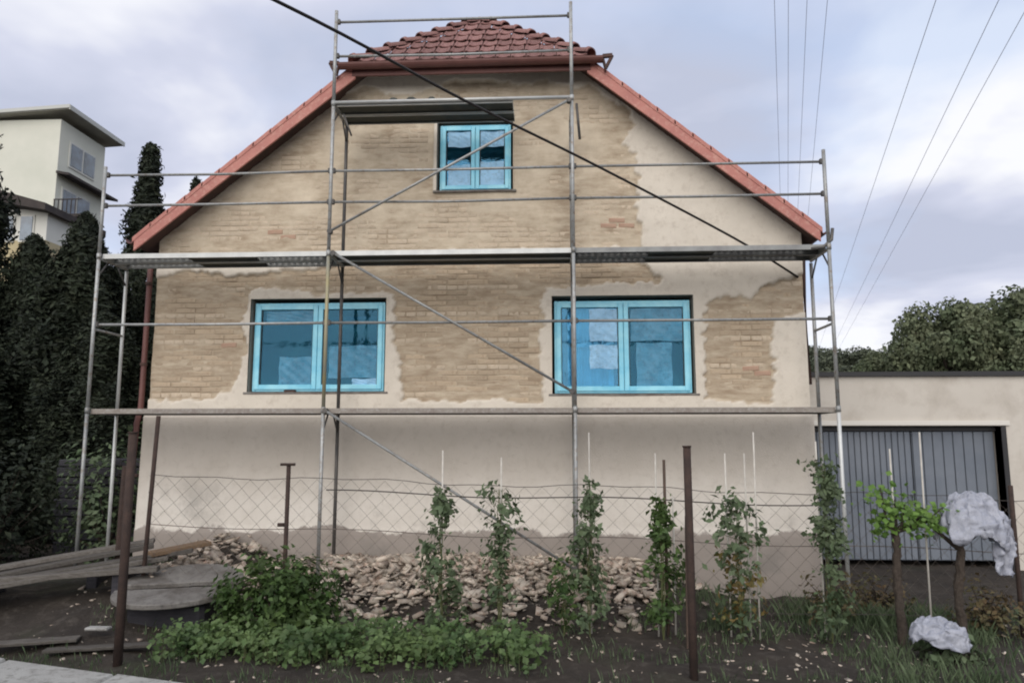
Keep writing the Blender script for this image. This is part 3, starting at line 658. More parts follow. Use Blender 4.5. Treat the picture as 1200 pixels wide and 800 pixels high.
# ---------------------------------------------------------------- scaffolding
sc = empty('scaffold', (-1.3, -.65, 0)); tag(sc, 'galvanised frame scaffolding with three plank levels standing in front of the gable wall', 'scaffold')
O = Vector((1.3, .65, 0))
def S(p): return tuple(Vector(p)+O)
colx = [-6.16, -2.975, .31, 3.62]; YO, YI = -1.0, -.32; LV = [.42, 2.5, 4.6, 6.72]
r_ = .0242
def part(name, b, m, smooth=False, bevel=0):
    o = b.build(name, m, sc, smooth=smooth, bevel=bevel); return o
def tubep(name, a, c, r, m): 
    b = MB(); b.tube([S(a), S(c)], r, 10); return part(name, b, m, True)
tops_o = [5.88, 8.10, 8.13, 5.92]; tops_i = [4.55, 6.72, 6.72, 4.55]
for i, x in enumerate(colx):
    for y, top in ((YO, tops_o[i]), (YI, tops_i[i])):
        gzv = float(ground_z(x, y))
        if i == 3: gzv = float(ground_z(x, y))+.0
        lean = .0
        # base: plate and jack
        b = MB(); c = S((x, y, gzv+.015)); b.box(c[0]-.075, c[0]+.075, c[1]-.075, c[1]+.075, c[2]-.02, c[2]+.006); b.tube([c, (c[0], c[1], LV[0]+.12)], .017, 8); part('base_jack', b, M['steel_dark'])
        segs = [(max(gzv+.10, LV[0]-.12), LV[1])]
        z0 = LV[1]
        while z0 < top-.05: z1 = min(z0+(LV[2]-LV[1] if z0 < 3 else LV[3]-LV[2] if z0 < 5 else 9), top); segs.append((z0, z1)); z0 = z1
        for k, (a, c) in enumerate(segs):
            m = M['steel_yellow'] if (i == 1 and y == YO and k == 1) else (M['steel_light'] if (y == YI and i == 0) or (i == 3 and k == 0 and y == YO) else (M['steel_dark'] if (i == 1 and y == YI) else M['steel']))
            tubep('standard', (x, y, a), (x, y, c), r_, m)
            if k: tubep('spigot_collar', (x, y, a-.03), (x, y, a+.045), r_+.007, M['steel'])
    # transoms carrying the decks
    for lv in LV[1:]:
        if lv > tops_i[i]+.1: continue
        tubep('transom', (x, YO, lv-.02), (x, YI, lv-.02), .021, M['steel'])
        if lv > 2.6 or i in (1,):
            tubep('gusset', (x, YI, lv-.28), (x, YI-.22, lv-.04), .012, M['steel_dark'])
            tubep('gusset', (x, YO, lv-.28), (x, YO+.22, lv-.04), .012, M['steel_dark'])
# guard rails: (level, first column, last column)
def rail(z, c0, c1, m=None, y=YO+.035, r=.0185):
    for k in range(c0, c1):
        b = MB(); a = Vector((colx[k], y, z)); c = Vector((colx[k+1], y, z)); mid = (a+c)/2; mid.z -= rnd.uniform(.0, .02)
        b.tube([S(a), S(mid), S(c)], r, 8); part('guard_rail', b, m or M['steel'], True)
        for xx, s in ((a.x, 1), (c.x, -1)):
            b = MB(); q = S((xx+s*.02, y-.005, z)); b.box(q[0]-.03, q[0]+.03, q[1]-.03, q[1]+.02, q[2]-.035, q[2]+.035); part('rail_coupler', b, M['steel_dark'], bevel=.006)
rail(3.665, 0, 3); rail(5.33, 0, 3); rail(5.77, 0, 3); rail(7.95, 1, 2); rail(7.44, 1, 2)
# end guard rails (short, across the frames) right and left
for x in (colx[0], colx[3]): tubep('end_rail', (x, YO, 3.60), (x, YI, 3.60), .017, M['steel'])
# diagonal braces
for a, c in (((-2.96, YO-.04, 4.90), (.27, YO-.04, 6.68)), ((-2.90, YO-.04, 4.60), (.27, YO-.04, 2.74)), ((-2.94, YO-.04, 2.50), (.29, YO-.04, .52))):
    tubep('diagonal_brace', a, c, .018, M['steel'])
    for e_ in (a, c): tubep('brace_clip', (e_[0], YO-.06, e_[2]), (e_[0], YO+.02, e_[2]), .034, M['steel_dark'])
tubep('hook_rod', (.40, YI-.03, 6.95), (.44, YI-.06, 6.40), .02, M['steel_dark'])
tubep('hook_rod', (-2.86, YO+.1, 6.62), (-2.74, YO+.1, 6.30), .013, M['steel_dark'])
# steel planks with rows of drain holes
def plank_mesh(Lg, W, perforated=True, m=None):
    b = MB(); h = .065; t = .003
    xs_ = [0]; 
    while xs_[-1] < Lg-.12: xs_ += [xs_[-1]+.045, xs_[-1]+.045+.042]
    xs_.append(Lg); ys = [0, .022, .052, W/2-.02, W/2+.02, W-.052, W-.022, W]
    for i in range(len(xs_)-1):
        for j in range(len(ys)-1):
            if perforated and i % 2 == 1 and j in (1, 5) and i < len(xs_)-3: continue
            b.quad((xs_[i], ys[j], 0), (xs_[i+1], ys[j], 0), (xs_[i+1], ys[j+1], 0), (xs_[i], ys[j+1], 0))
    b.box(0, Lg, -.004, .0, -h, .001).box(0, Lg, W, W+.004, -h, .001).box(0, Lg, 0, .02, -h, -h+.004).box(0, Lg, W-.02, W, -h, -h+.004)
    b.box(-.004, 0, 0, W, -h, 0).box(Lg, Lg+.004, 0, W, -h, 0)
    return b
def deck(x0, x1, z, name='deck_plank', perforated=True, shaded=False, ys=(YO+.035, YO+.36), m=None):
    for y in ys:
        o = plank_mesh(x1-x0, .29, perforated).build(name, m or M['steel_light'], sc); o.location = S((x0, y, z+.045))
        if shaded:
            b = MB(); b.box(0, x1-x0, .006, .284, -.040, -.028); o2 = b.build('ply_shade_sheet', M['ply_shade'], o)  # dark sheet added to paint the shade of the deck underside
for i, (a, c) in enumerate(zip(colx[:-1], colx[1:])):
    deck(a+.03, c-.03, LV[2], perforated=(i != 1), shaded=(i == 1), m=M['steel_light'] if i < 2 else M['deck'])
    deck(a+.03, c-.03, LV[1]-.015, perforated=False, shaded=True, m=M['ledger'])
# dark sheets added under the outer bays, underside shade put into their colour
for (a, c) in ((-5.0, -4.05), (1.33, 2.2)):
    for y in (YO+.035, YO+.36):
        b = MB(); q = S((a, y, LV[2]+.045)); b.box(q[0], q[0]+(c-a), q[1]+.006, q[1]+.284, q[2]-.040, q[2]-.028); part('ply_shade_sheet', b, M['ply_shade'])
deck(colx[1]+.03, -.50, LV[3], perforated=False, shaded=True)
tubep('ledger', (colx[1], YO, LV[3]+.02), (colx[2], YO, LV[3]+.02), .024, M['steel_light'])
# lumps of mortar left on the top plank
b = MB()
for (x, w_, h_) in ((-2.15, .07, .035), (-1.9, .09, .03), (-1.62, .06, .04)):
    q = S((x, YO+.06, LV[3]+.06)); b.tube([(q[0], q[1], q[2]-.01), (q[0], q[1], q[2]+h_*.7), (q[0], q[1], q[2]+h_)], [w_, w_*.7, .01], 7)
b.build('mortar_lump', M['ply_shade'], sc)
# tie between ledge and right frame, curved bracket at the end of the middle deck
b = MB(); b.tube([S((3.40, YO, 4.58)), S((3.55, YO, 4.60)), S((3.66, YO, 4.70)), S((3.68, YO, 4.85))], .022, 8); part('end_bracket', b, M['steel_dark'], True)

# ---------------------------------------------------------------- overhead cable into the wall
def wire(name, pts, r, m, label, cat, group=None, n=24, k=6):
    P = []
    pts = [Vector(p) for p in pts]
    for i in range(len(pts)-1):
        p0 = pts[max(i-1, 0)]; p1 = pts[i]; p2 = pts[i+1]; p3 = pts[min(i+2, len(pts)-1)]
        for j in range(n):
            t = j/n; P.append(.5*((2*p1)+(p2-p0)*t+(2*p0-5*p1+4*p2-p3)*t*t+(3*p1-p0-3*p2+p3)*t**3))
    P.append(pts[-1]); b = MB(); b.tube(P, r, k); o = b.build(name, m, None, True); return tag(o, label, cat, group)
wire('service_cable', [(-4.6, -8.6, 5.35), (-2.27, -5.0, 5.72), (-.96, -3.0, 5.79), (.59, -1.8, 5.45), (2.51, -.62, 4.84), (3.53, -.03, 4.42)], .0155, M['cable'],
     'black service cable sagging across the facade to its right corner', 'cable', n=8)

# ---------------------------------------------------------------- overhead power lines
az = math.radians(17.2); dx, dy = math.sin(az), math.cos(az); px_, py_ = dy, -dx
offs = [(.18, 10.0), (.48, 10.0), (.90, 10.2), (1.32, 10.0), (3.65, 10.0), (5.0, 10.0), (5.75, 10.1)]
for i, (lat, h) in enumerate(offs):
    P = []
    for j in range(9):
        s_ = -12+j*22; sag = -1.2*math.sin(PI*j/8)*.0
        P.append((lat*px_+s_*dx, -10.6+lat*py_+s_*dy, 2.1+h+sag))
    near = i < 4
    wire('power_line', P, .006 if near else .008, M['line_grey'],
         ['thin grey power line nearest the gable, leftmost in the sky', 'second thin power line from the left above the roof slope', 'third thin power line from the left above the roof slope', 'fourth thin power line, nearest above the right scaffold post', 'first of three slanting power lines over the garage side', 'middle one of three slanting power lines over the garage side', 'outermost of three slanting power lines, entering at the right edge'][i], 'power line',
         'power lines above the right roof slope' if near else 'power lines over the garage', n=2, k=5)

# ---------------------------------------------------------------- garage
gar = empty('garage', (7.8, 2.4, 0)); tag(gar, 'low flat-roofed pale garage with a grey double door beside the house', 'garage')
GO = Vector((-7.8, -2.4, 0))
def G(b, name, m, bevel=0):
    b.V = [(v[0]+GO.x, v[1]+GO.y, v[2]) for v in b.V]; return b.build(name, m, gar, bevel=bevel)
b = MB(); b.box(3.66, 4.45, 2.4, 2.7, -.2, 3.20).box(7.56, 13.5, 2.4, 2.7, -.2, 3.20).box(4.45, 7.56, 2.4, 2.7, 2.36, 3.20); G(b, 'wall', M['garage'])
b = MB(); b.box(13.2, 13.5, 2.7, 9, -.2, 3.2).box(3.66, 13.5, 9, 9.3, -.2, 3.2); G(b, 'rear_wall', M['garage'])
b = MB(); b.box(3.62, 13.6, 2.34, 9.4, 3.202, 3.28); G(b, 'roof', M['dark_metal'])
b = MB(); b.box(4.40, 7.70, 2.37, 2.402, 2.37, 2.45); G(b, 'lintel_trim', M['white_trim'])
b = MB(); b.tube([(6.10, 2.60, 1.05), (6.10, 2.55, 1.05), (6.10, 2.55, 1.2), (6.10, 2.60, 1.2)], .012, 6); G(b, 'door_handle', M['dark_metal'])
b = MB(); b.box(7.56, 7.64, 2.385, 2.60, 0, 2.36); G(b, 'door_jamb', M['dark_metal'])
b = MB(); b.box(4.45, 7.56, 2.55, 2.62, 2.28, 2.36); G(b, 'door_head', M['dark_metal'])
for (xa, xb, st) in ((4.47, 6.16, .105), (6.18, 7.54, .17)):
    leaf = G(MB().box(xa, xb, 2.62, 2.65, .12, 2.27), 'door_leaf', M['door_grey'])
    x = xa+.01
    while x < xb-st*.5:
        q = MB(); w_ = st-.016; q.box(x, x+w_, 2.592, 2.619, .13, 2.265)
        q.V = [(v[0]+GO.x, v[1]+GO.y, v[2]) for v in q.V]; q.build('door_slat', M['door_grey'], leaf, bevel=.006); x += st

# ---------------------------------------------------------------- fences and posts
fence = empty('chain_link_fence', (0, -2.0, 0)); tag(fence, 'sagging chain-link fence stretched across the garden before the scaffold', 'fence')
ftop = lambda x: 1.70-.024*(x+4.6)+.02*math.sin(x*2.1)-(0.0)
FX0, FX1 = -4.66, 6.4; V = []; F = []
def ribbon_wire(P, r=.0017):
    """three-sided wire"""
    global V, F
    P = np.array(P); n = len(P); b0 = len(V)
    for (ox, oy) in ((r, 0), (-r*.5, r*.87), (-r*.5, -r*.87)):
        V += [(p[0]+ox, p[1]+oy, p[2]) for p in P]
    for i in range(n-1):
        for k in range(3): F.append((b0+k*n+i, b0+k*n+i+1, b0+((k+1) % 3)*n+i+1, b0+((k+1) % 3)*n+i))
cell = .10; nzz = int(1.30/cell)
x = FX0; wi = 0
while x < FX1:
    t_ = ftop(x); P = []
    for j in range(nzz+1):
        sx = (cell/2 if (j+wi) % 2 else -cell/2)*1.02; P.append((x+sx, (.004 if j % 2 else -.004)+.03*math.sin(x*1.3+j*.12), t_-j*cell))
    ribbon_wire(P, .0026); x += cell; wi += 1
o = link('wire_mesh', mesh_np('wire_mesh', V, F, M['wire']), fence); tag(o, kind='stuff')
for dz, r in ((.01, .004), (-.12, .007), (-.56, .005), (-1.28, .004)):
    b = MB(); b.tube([(x, .03*math.sin(x*1.3)-.004, ftop(x)+dz+(.012*math.sin(x*6) if dz > 0 else 0)) for x in (np.arange(FX0 if dz != -.12 else -2.6, FX1 if dz != -.12 else 2.95, .25))], r, 5); b.build('line_wire', M['wire_dark'] if dz != -.56 else M['wire'], fence)
for (x, zt_, tilt, cap) in ((-4.66, 2.40, .06, False), (-3.05, 1.83, .0, True), (5.05, 1.62, 0, False)):
    g0 = float(ground_z(x, -2.0)); b = MB(); b.tube([(x-tilt, 0, g0-.3), (x+tilt*.3, 0, zt_)], .026, 8)
    if cap: b.box(x-.09, x+.07, -.03, .03, zt_-.01, zt_+.02); b.box(x-.10, x-.02, -.02, .02, zt_-.70, zt_-.66)
    b.build('post', M['rust'], fence, True)
def rust_post(x, y, z0, z1, r, label, lean=0):
    b = MB(); b.tube([(0, 0, -.4), (lean*.5, 0, (z1-z0)*.5), (lean, 0, z1-z0)], [r*1.05, r, r*.95], 10)
    b.tube([(lean, 0, z1-z0-.003), (lean, 0, z1-z0+.012)], r*1.12, 10)
    o = b.build('fence_post', M['rust'], None, True); o.location = (x, y, z0); tag(o, label, 'post')
rust_post(1.25, -3.6, .0, 2.05, .037, 'rusty round post standing in the open soil right of centre, tallest by the plants')
rust_post(-4.02, -3.6, .05, 2.18, .041, 'thick dark rusty post in front of the plank pile at the left')
tag(MB().box(-.02, .02, -.02, .02, -.3, 1.22).build('fence_post', M['stake_dark'], None), 'short weathered wooden post just left of the tall rusty garden post', 'post').location = (1.40, -2.5, .1)
bpy.data.objects['fence_post.002'].rotation_euler.y = .02
# leaning iron bar by the house corner
b = MB(); b.tube([(0, 0, 0), (.02, 0, 1.45)], .05, 6); o = b.build('corner_post', M['rust'], None); o.location = (-5.30, -1.5, .35)
tag(o, 'broad rusty post between the scaffold leg and the house corner', 'post')

# ---------------------------------------------------------------- rubble heap at the foot of the wall
V = []; F = []
def chunk(cx, cy, cz, s, flat=.5):
    global V, F
    b0 = len(V); base = [(-1,-1,-1),(1,-1,-1),(1,1,-1),(-1,1,-1),(-1,-1,1),(1,-1,1),(1,1,1),(-1,1,1)]
    sc_ = np.array([s*rnd.uniform(.6, 1.6), s*rnd.uniform(.5, 1.1), s*flat*rnd.uniform(.25, .9)])/2
    R_ = np.array(Matrix.Rotation(rnd.uniform(0, 6.28), 3, 'Z') @ Matrix.Rotation(rnd.uniform(-.7, .7), 3, 'X') @ Matrix.Rotation(rnd.uniform(-.5, .5), 3, 'Y'))
    for v in base:
        q = R_ @ ((np.array(v)*np.array([rnd.uniform(.55, 1.1) for _ in range(3)]))*sc_); V.append((q[0]+cx, q[1]+cy, q[2]+cz))
    for f in ((0,3,2,1),(4,5,6,7),(0,1,5,4),(1,2,6,5),(2,3,7,6),(3,0,4,7)): F.append(tuple(b0+i for i in f))
for _ in range(4600):
    x = rnd.triangular(-4.9, 2.4, -1.0) if rnd.random() < .25 else rnd.uniform(-3.0, 1.25); y = -.15-abs(rnd.gauss(0, .62))
    if y < -2.1: continue
    h = max(0, .16*(1-(abs(y+.7)/1.3)))*rnd.random(); chunk(x, y, float(ground_z(x, y))+h+.01, rnd.choice([.025, .035, .045, .06, .08, .11, .17]))
for _ in range(900):
    x = rnd.uniform(-5.5, 5.5); y = rnd.uniform(-4.6, -1.2); chunk(x, y, float(ground_z(x, y))+.005, rnd.choice([.012, .018, .025, .03, .045]))
tag(link('plaster_rubble', mesh_np('plaster_rubble', V, F, M['rubble'])), 'heap of knocked-off plaster and broken stone along the foot of the wall', 'rubble', kind='stuff')
V = []; F = []
for _ in range(520):
    x = rnd.gauss(-4.35, .38); y = rnd.gauss(-1.45, .3); h = .30*math.exp(-((x+4.35)/.45)**2)*rnd.uniform(.2, 1)
    chunk(x, y, float(ground_z(x, y))+h, rnd.choice([.04, .06, .08, .11, .15]))
tag(link('stone_rubble', mesh_np('stone_rubble', V, F, M['rubble'])), 'small pale pile of broken stone behind the round concrete lid', 'rubble', kind='stuff')

# ---------------------------------------------------------------- split concrete lid
lid = empty('concrete_lid', (-4.15, -2.25, .50)); tag(lid, 'cracked round concrete lid lying in two halves beside the bushy shrub', 'lid'); lid.rotation_euler = (.10, -.03, .12)
def half(sgn, gap):
    pts = [(.68*math.cos(a), sgn*.60*math.sin(a)+gap, 0) for a in np.linspace(0, PI, 17)]
    pts = [(p[0]+rnd.uniform(-.008, .008), p[1], p[2]) for p in pts]
    for k in range(1, 8): pts.append((-.68+.17*k, gap+rnd.uniform(-.02, .02), 0))
    return MB().prism(pts, 2, (0, 0, -.06))
o = half(-1, -.03).build('front_half', M['slab'], lid, bevel=.01); o = half(1, .04).build('rear_half', M['slab'], lid, bevel=.01); o.rotation_euler.x = .09; o.location.z = .03
b = MB(); b.V = []; 
tag(MB().box(-.12, .12, -.05, .05, 0, .03).build('stone_slab', M['kerb'], None, bevel=.01), 'small pale stone flake lying left of the round lid', 'stone').location = (-4.62, -2.95, .2)
# supports under the lid
tag(MB().box(-.45, .4, -.30, .42, -.4, .06).build('support_block', M['timber_dark'], None, bevel=.04), 'low dark block carrying the cracked round lid', 'block').location = (-4.1, -2.30, .325)

# ---------------------------------------------------------------- plank pile at the left
pls = [((-7.2, -3.05, .38), (-4.55, -1.75, .74), .20, .05, 'lowest front grey board of the pile at the left edge', 'plank'),
       ((-7.1, -2.75, .42), (-4.35, -1.55, .80), .22, .05, 'second weathered board behind the front one in the pile', 'plank'),
       ((-7.0, -2.45, .46), (-4.95, -1.35, .82), .20, .05, 'middle weathered board of the pile, shorter than its neighbours', 'plank'),
       ((-7.3, -2.15, .50), (-5.05, -1.15, .85), .24, .05, 'wide rear board of the pile nearest the scaffold leg', 'plank'),
       ((-6.9, -2.60, .54), (-4.50, -2.05, .66), .14, .06, 'narrow dark beam lying across the pile of boards', 'plank_b'),
       ((-4.75, -1.80, .78), (-4.25, -1.35, .86), .22, .05, 'short brown board end sticking out by the house corner', 'orange')]
for (a, c, w_, h_, lb, k) in pls:
    o = MB().bar(a, c, w_, h_).build('wooden_plank', M['plank_orange'] if k == 'orange' else M['plank'], None, bevel=.006); tag(o, lb, 'plank', 'boards piled at the left')
for i, (x, y, z0, z1) in enumerate(((-6.3, -2.55, .1, .50), (-5.0, -1.9, .1, .66), (-5.55, -1.5, .1, .62))):
    o = MB().box(-.06, .06, -.25, .75, 0, z1-z0-.06).build('pile_bearer', M['timber_dark'], None, bevel=.01); o.location = (x, y, z0); o.rotation_euler.z = .3
    tag(o, ('dark bearer under the boards, nearest the frame edge', 'dark bearer under the middle of the board pile', 'dark bearer under the rear boards of the pile')[i], 'beam', 'bearers under the board pile')
for (a, c, w_, lb) in (((-4.9, -3.35, .10), (-3.95, -3.15, .12), .12, 'small grey board piece on the soil in front of the lid, by the rusty post'),
                       ((-6.2, -3.5, .12), (-4.75, -3.05, .14), .17, 'grey board lying flat on the soil below the plank pile'),
                       ((-5.6, -3.9, .10), (-4.6, -4.05, .09), .09, 'narrow dark lath on the soil nearest the kerb')):
    o = MB().bar(a, c, w_, .03).build('wooden_plank', M['plank'], None, bevel=.005); tag(o, lb, 'plank', 'boards piled at the left')
# dark stacked timber against the corner
ts = empty('timber_stack', (-6.75, 1.2, .4)); tag(ts, 'dark stack of boards piled behind the left scaffold legs', 'timber stack')
zz = 0
for r in range(9):
    h_ = rnd.choice([.12, .16, .2]); 
    for c in range(2):
        MB().box(-.9+rnd.uniform(-.05, .05), .55+rnd.uniform(-.05, .08), -.5+c*.5, -.03+c*.5, zz, zz+h_-.02).build('plank', M['timber_dark'], ts, bevel=.01)
    zz += h_

# ---------------------------------------------------------------- plant stakes
stk = [(-1.22, 2.00, .0, 'pale stake rising above the leftmost climbing plant'), (-.56, 1.92, .005, 'pale stake above the second climbing plant from the left'),
       (.42, 2.20, 0, 'tall pale stake in the leafy plant behind the scaffold leg'), (1.15, 1.97, .01, 'pale stake just left of the dark stake'),
       (1.33, 1.50, .01, 'short pale stake between dark stake and tall rusty post'), (1.91, 1.97, 0, 'pale stake, first of three right of the tall rusty post'),
       (2.12, 1.97, .0, 'pale stake, middle of three right of the tall rusty post'), (2.23, 2.20, .02, 'tall pale stake, last of three right of the rusty post'),
       (2.90, 2.1, .0, 'pale stake beside the vine climbing at the house corner'), (3.69, 2.02, 0, 'pale stake over the bright vine leaves before the garage'),
       (4.02, 2.20, .02, 'tall pale stake between the two vine trunks before the garage')]
for i, (x, zt_, ln, lb) in enumerate(stk):
    g0 = float(ground_z(x, -2.2)); o = MB().tube([(0, 0, -.2), (ln, 0, zt_-g0)], [.011, .009], 7).build('plant_stake', M['stake'], None, True); o.location = (x-ln, -2.2, g0); tag(o, lb, 'stake', 'plant stakes')
o = MB().tube([(0, 0, -.2), (.0, 0, 1.85)], [.02, .016], 7).build('plant_stake', M['stake_dark'], None, True); o.location = (1.235, -2.25, .05); tag(o, 'dark brown stake holding the plant left of the rusty post', 'stake', 'plant stakes')

# ---------------------------------------------------------------- climbing garden plants
def climber(x, y, z1, w, n, lb, m='leaf_dull', size=.07, shapef=None, trunk=.008, fruit=None):
    g0 = float(ground_z(x, y)); o = empty('climbing_plant', (x, y, g0)); tag(o, lb, 'plant', 'staked climbing plants')
    h = z1-g0; b = MB()
    for k in range(3):
        b.tube([(rnd.uniform(-.03, .03)*(j > 0), rnd.uniform(-.03, .03)*(j > 0), h*j/6) for j in range(7)], [trunk*(1-.1*j) for j in range(7)], 5)
    P = []; NN = []
    nc = max(10, int(h*22))
    for k in range(nc):
        t = rnd.random()**.85; ww = w*(shapef(t) if shapef else (1-.75*t)); a = rnd.uniform(0, 6.28); rr = ww*rnd.uniform(.25, 1.0)
        c = np.array([rr*math.cos(a), rr*math.sin(a)*.8, .04+t*h]); b.tube([(0, 0, max(0, c[2]-.08)), tuple(c)], [.004, .002], 4)
        q = rng.normal(0, .055, (max(4, n//nc), 3))+c; P.append(q); NN.append(np.tile([math.cos(a), math.sin(a)-.3, .6], (len(q), 1)))
    b.build('stem', M['stem'], o); leaves('foliage', np.concatenate(P), np.concatenate(NN), size, M[m], o, spread=.7)
    return o
f1 = lambda t: .35+.65*math.sin(PI*min(1, t*1.15+.1)) if t < .8 else .25
climber(-1.21, -2.3, 1.52, .24, 900, 'tall narrow green climbing plant, leftmost of the staked plants', shapef=f1)
climber(-.57, -2.3, 1.58, .20, 620, 'green climbing plant with a bushy top, second staked one from left', shapef=lambda t: .9 if t > .72 else .8*math.sin(PI*min(1, t+.15)))
climber(.40, -2.3, 1.62, .26, 800, 'leafy plant spreading at its base behind the tall scaffold leg', shapef=lambda t: 1.25-1.0*t)
climber(1.17, -2.35, 1.40, .22, 800, 'dense green plant tied to the dark brown stake', m='leaf', shapef=f1)
climber(1.99, -2.3, 1.46, .30, 650, 'loose pale plant between the three stakes right of centre', m='leaf_dull', shapef=lambda t: .6+.5*t if t < .9 else .4)
climber(2.93, -2.3, 1.85, .20, 1100, 'tall dark vine climbing in front of the house corner', m='leaf_dull', shapef=lambda t: .9-.25*t)
o = climber(2.02, -2.25, .95, .24, 180, 'withered orange-brown growth low between the three stakes', m='leaf_yellow', size=.08, shapef=lambda t: 1)
climber(.12, -2.3, .75, .20, 260, 'low green plant left of the tall scaffold leg', m='leaf', shapef=lambda t: 1)
# bushy shrub
def bush(x, y, rx, ry, rz, n, size, m, name, lb, cat='shrub', spiky=.25):
    g0 = float(ground_z(x, y)); o = empty(name, (x, y, g0)); tag(o, lb, cat)
    b = MB(); P = []; NN = []
    for k in range(46):
        d = np.array([rnd.gauss(0, 1), rnd.gauss(0, 1), abs(rnd.gauss(0, .9))+.1]); d /= np.linalg.norm(d); r = rnd.uniform(.45, 1.0+spiky*rnd.random())
        c = np.array([d[0]*rx, d[1]*ry, d[2]*rz])*r; b.tube([(0, 0, 0), tuple(c*.5+np.array([0, 0, .05])), tuple(c)], [.010, .007, .003], 5)
        q = c+rng.normal(0, 1, (n//46, 3))*np.array([rx, ry, rz])*.14; P.append(q); NN.append(np.tile(d+np.array([0, 0, .4]), (len(q), 1)))
    b.build('stem', M['bark'], o); leaves('foliage', np.concatenate(P), np.concatenate(NN), size, M[m], o, spread=.6)
    return o
bush(-2.86, -2.55, .62, .45, .82, 5200, .075, 'leaf', 'leafy_shrub', 'rounded bright green shrub beside the cracked concrete lid')
bush(-5.0, .0-.9, .3, .3, .1, 120, .05, 'leaf_dull', 'weed_tuft', 'tiny weed tuft by the house corner', 'weed')
for (x, y, h_, lb) in ((3.35, -1.3, .5, 'dry brown weed clump before the garage door, nearest the house'), (4.75, -1.9, .45, 'dry brown weed clump at the right edge behind the vine'), (4.0, -.9, .4, 'low dry weeds in front of the grey garage door')):
    bush(x, y, .35, .3, h_, 700, .06, 'leaf_dry', 'dry_weed', lb, 'weed', .5)
# low strawberry-like bed
P = []; NN = []; b = MB()
for _ in range(440):
    x = rnd.uniform(-3.75, -.15); y = rnd.gauss(-3.05, .26); 
    if abs(y+3.05) > .5: continue
    if x > -.9 and rnd.random() < .45: continue
    hh = rnd.uniform(.04, .25); g0 = float(ground_z(x, y)); c = np.array([x, y, g0+hh]); b.tube([(x, y, g0), tuple(c)], [.004, .003], 4)
    q = c+rng.normal(0, 1, (14, 3))*np.array([.08, .08, .045]); P.append(q); NN.append(np.tile([0, -.5, 1], (14, 1)))
bed = empty('strawberry_bed'); bed.name = 'leafy_bed'; tag(bed, 'low bed of broad green leaves spreading over the soil below the shrub', 'plants', kind='stuff')
b.build('stems', M['stem'], bed); lv = leaves('leaf_cover', np.concatenate(P), np.concatenate(NN), .058, M['leaf_bed'], bed, spread=.6, aspect=.75)
for q in bed.children: tag(q, kind='stuff')
# weeds and grass
V = []; F = []
def blades(cx, cy, n, rad, h):
    for _ in range(n):
        x = cx+rnd.gauss(0, rad); y = cy+rnd.gauss(0, rad*.7)
        if y < kerb_y(x)+.05 and y > -8: continue
        z = float(ground_z(x, y)); a = rnd.uniform(0, 6.28); hh = h*rnd.uniform(.4, 1.3); l = rnd.uniform(.1, .6)*hh; w_ = .006; b0 = len(V)
        ca, sa = math.cos(a), math.sin(a)
        V.extend([(x-sa*w_, y+ca*w_, z), (x+sa*w_, y-ca*w_, z), (x+ca*l*.4, y+sa*l*.4, z+hh*.6), (x+ca*l, y+sa*l, z+hh)]); F.extend([(b0, b0+1, b0+2), (b0+2, b0+3, b0)])
for _ in range(90): blades(rnd.uniform(-5.5, 5.5), rnd.uniform(-4.2, -1.5), 26, .12, .10)
for _ in range(70): blades(rnd.uniform(3.0, 6), rnd.uniform(-4.5, -1.0), 40, .16, .16)
for _ in range(30): blades(rnd.uniform(-4.5, -1), rnd.uniform(-4.7, -4.0), 40, .14, .12)
for _ in range(40): blades(rnd.uniform(1.8, 4.5), rnd.uniform(-2.2, -.8), 40, .12, .2)
tag(link('grass', mesh_np('grass', V, F, M['leaf_dull'])), 'thin tufts of grass and weeds scattered over the dark soil', 'grass', kind='stuff')

# ---------------------------------------------------------------- grapevines with sheeting
def vine(x, y, h, lb, lean=0.0):
    g0 = float(ground_z(x, y)); o = empty('grapevine', (x, y, g0)); tag(o, lb, 'vine')
    MB().tube([(0, 0, -.1), (.02, .01, h*.25), (-.02, .0, h*.5), (.015+lean*.5, 0, h*.75), (lean, 0, h)], [.055, .048, .042, .05, .035], 9).build('trunk', M['bark'], o, True)
    tr_ = o.children[0]; sm = tr_.modifiers.new('finer', 'SUBSURF'); sm.levels = sm.render_levels = 3; tx = bpy.data.textures.new('gnarl', 'CLOUDS'); tx.noise_scale = .06; dm = tr_.modifiers.new('gnarl', 'DISPLACE'); dm.texture = tx; dm.strength = .05
    return o, g0
v1, g1 = vine(3.62, -2.35, 1.22, 'gnarled dark grapevine trunk crowned with bright green leaves')
b = MB(); P = []; NN = []
for (dx_, dy_, dz_) in ((-.12, 0, 1.62), (.1, -.05, 1.45), (.35, .02, 1.38), (.52, 0, 1.42), (-.05, .05, 1.3), (.22, 0, 1.35), (.0, -.05, 1.5)):
    b.tube([(0, 0, 1.15), (dx_*.6, dy_, 1.25), (dx_, dy_, dz_)], [.02, .014, .006], 6)
    q = np.array([dx_, dy_, dz_-.1])+rng.normal(0, 1, (70, 3))*np.array([.10, .09, .09]); P.append(q); NN.append(np.tile([0, -.6, .7], (70, 1)))
b.build('cane', M['bark'], v1); leaves('foliage', np.concatenate(P), np.concatenate(NN), .062, M['leaf_bright'], v1, spread=.5, aspect=.9)
v2, g2 = vine(4.23, -2.35, 1.02, 'gnarled dark vine trunk under the hanging white sheet', .06)
MB().tube([(.05, 0, .98), (.3, 0, 1.15), (.42, 0, 1.18)], [.03, .02, .012], 6).build('cane', M['bark'], v2, True)
MB().tube([(.03, 0, .95), (-.2, 0, 1.15)], [.028, .015], 6).build('cane', M['bark'], v2, True)
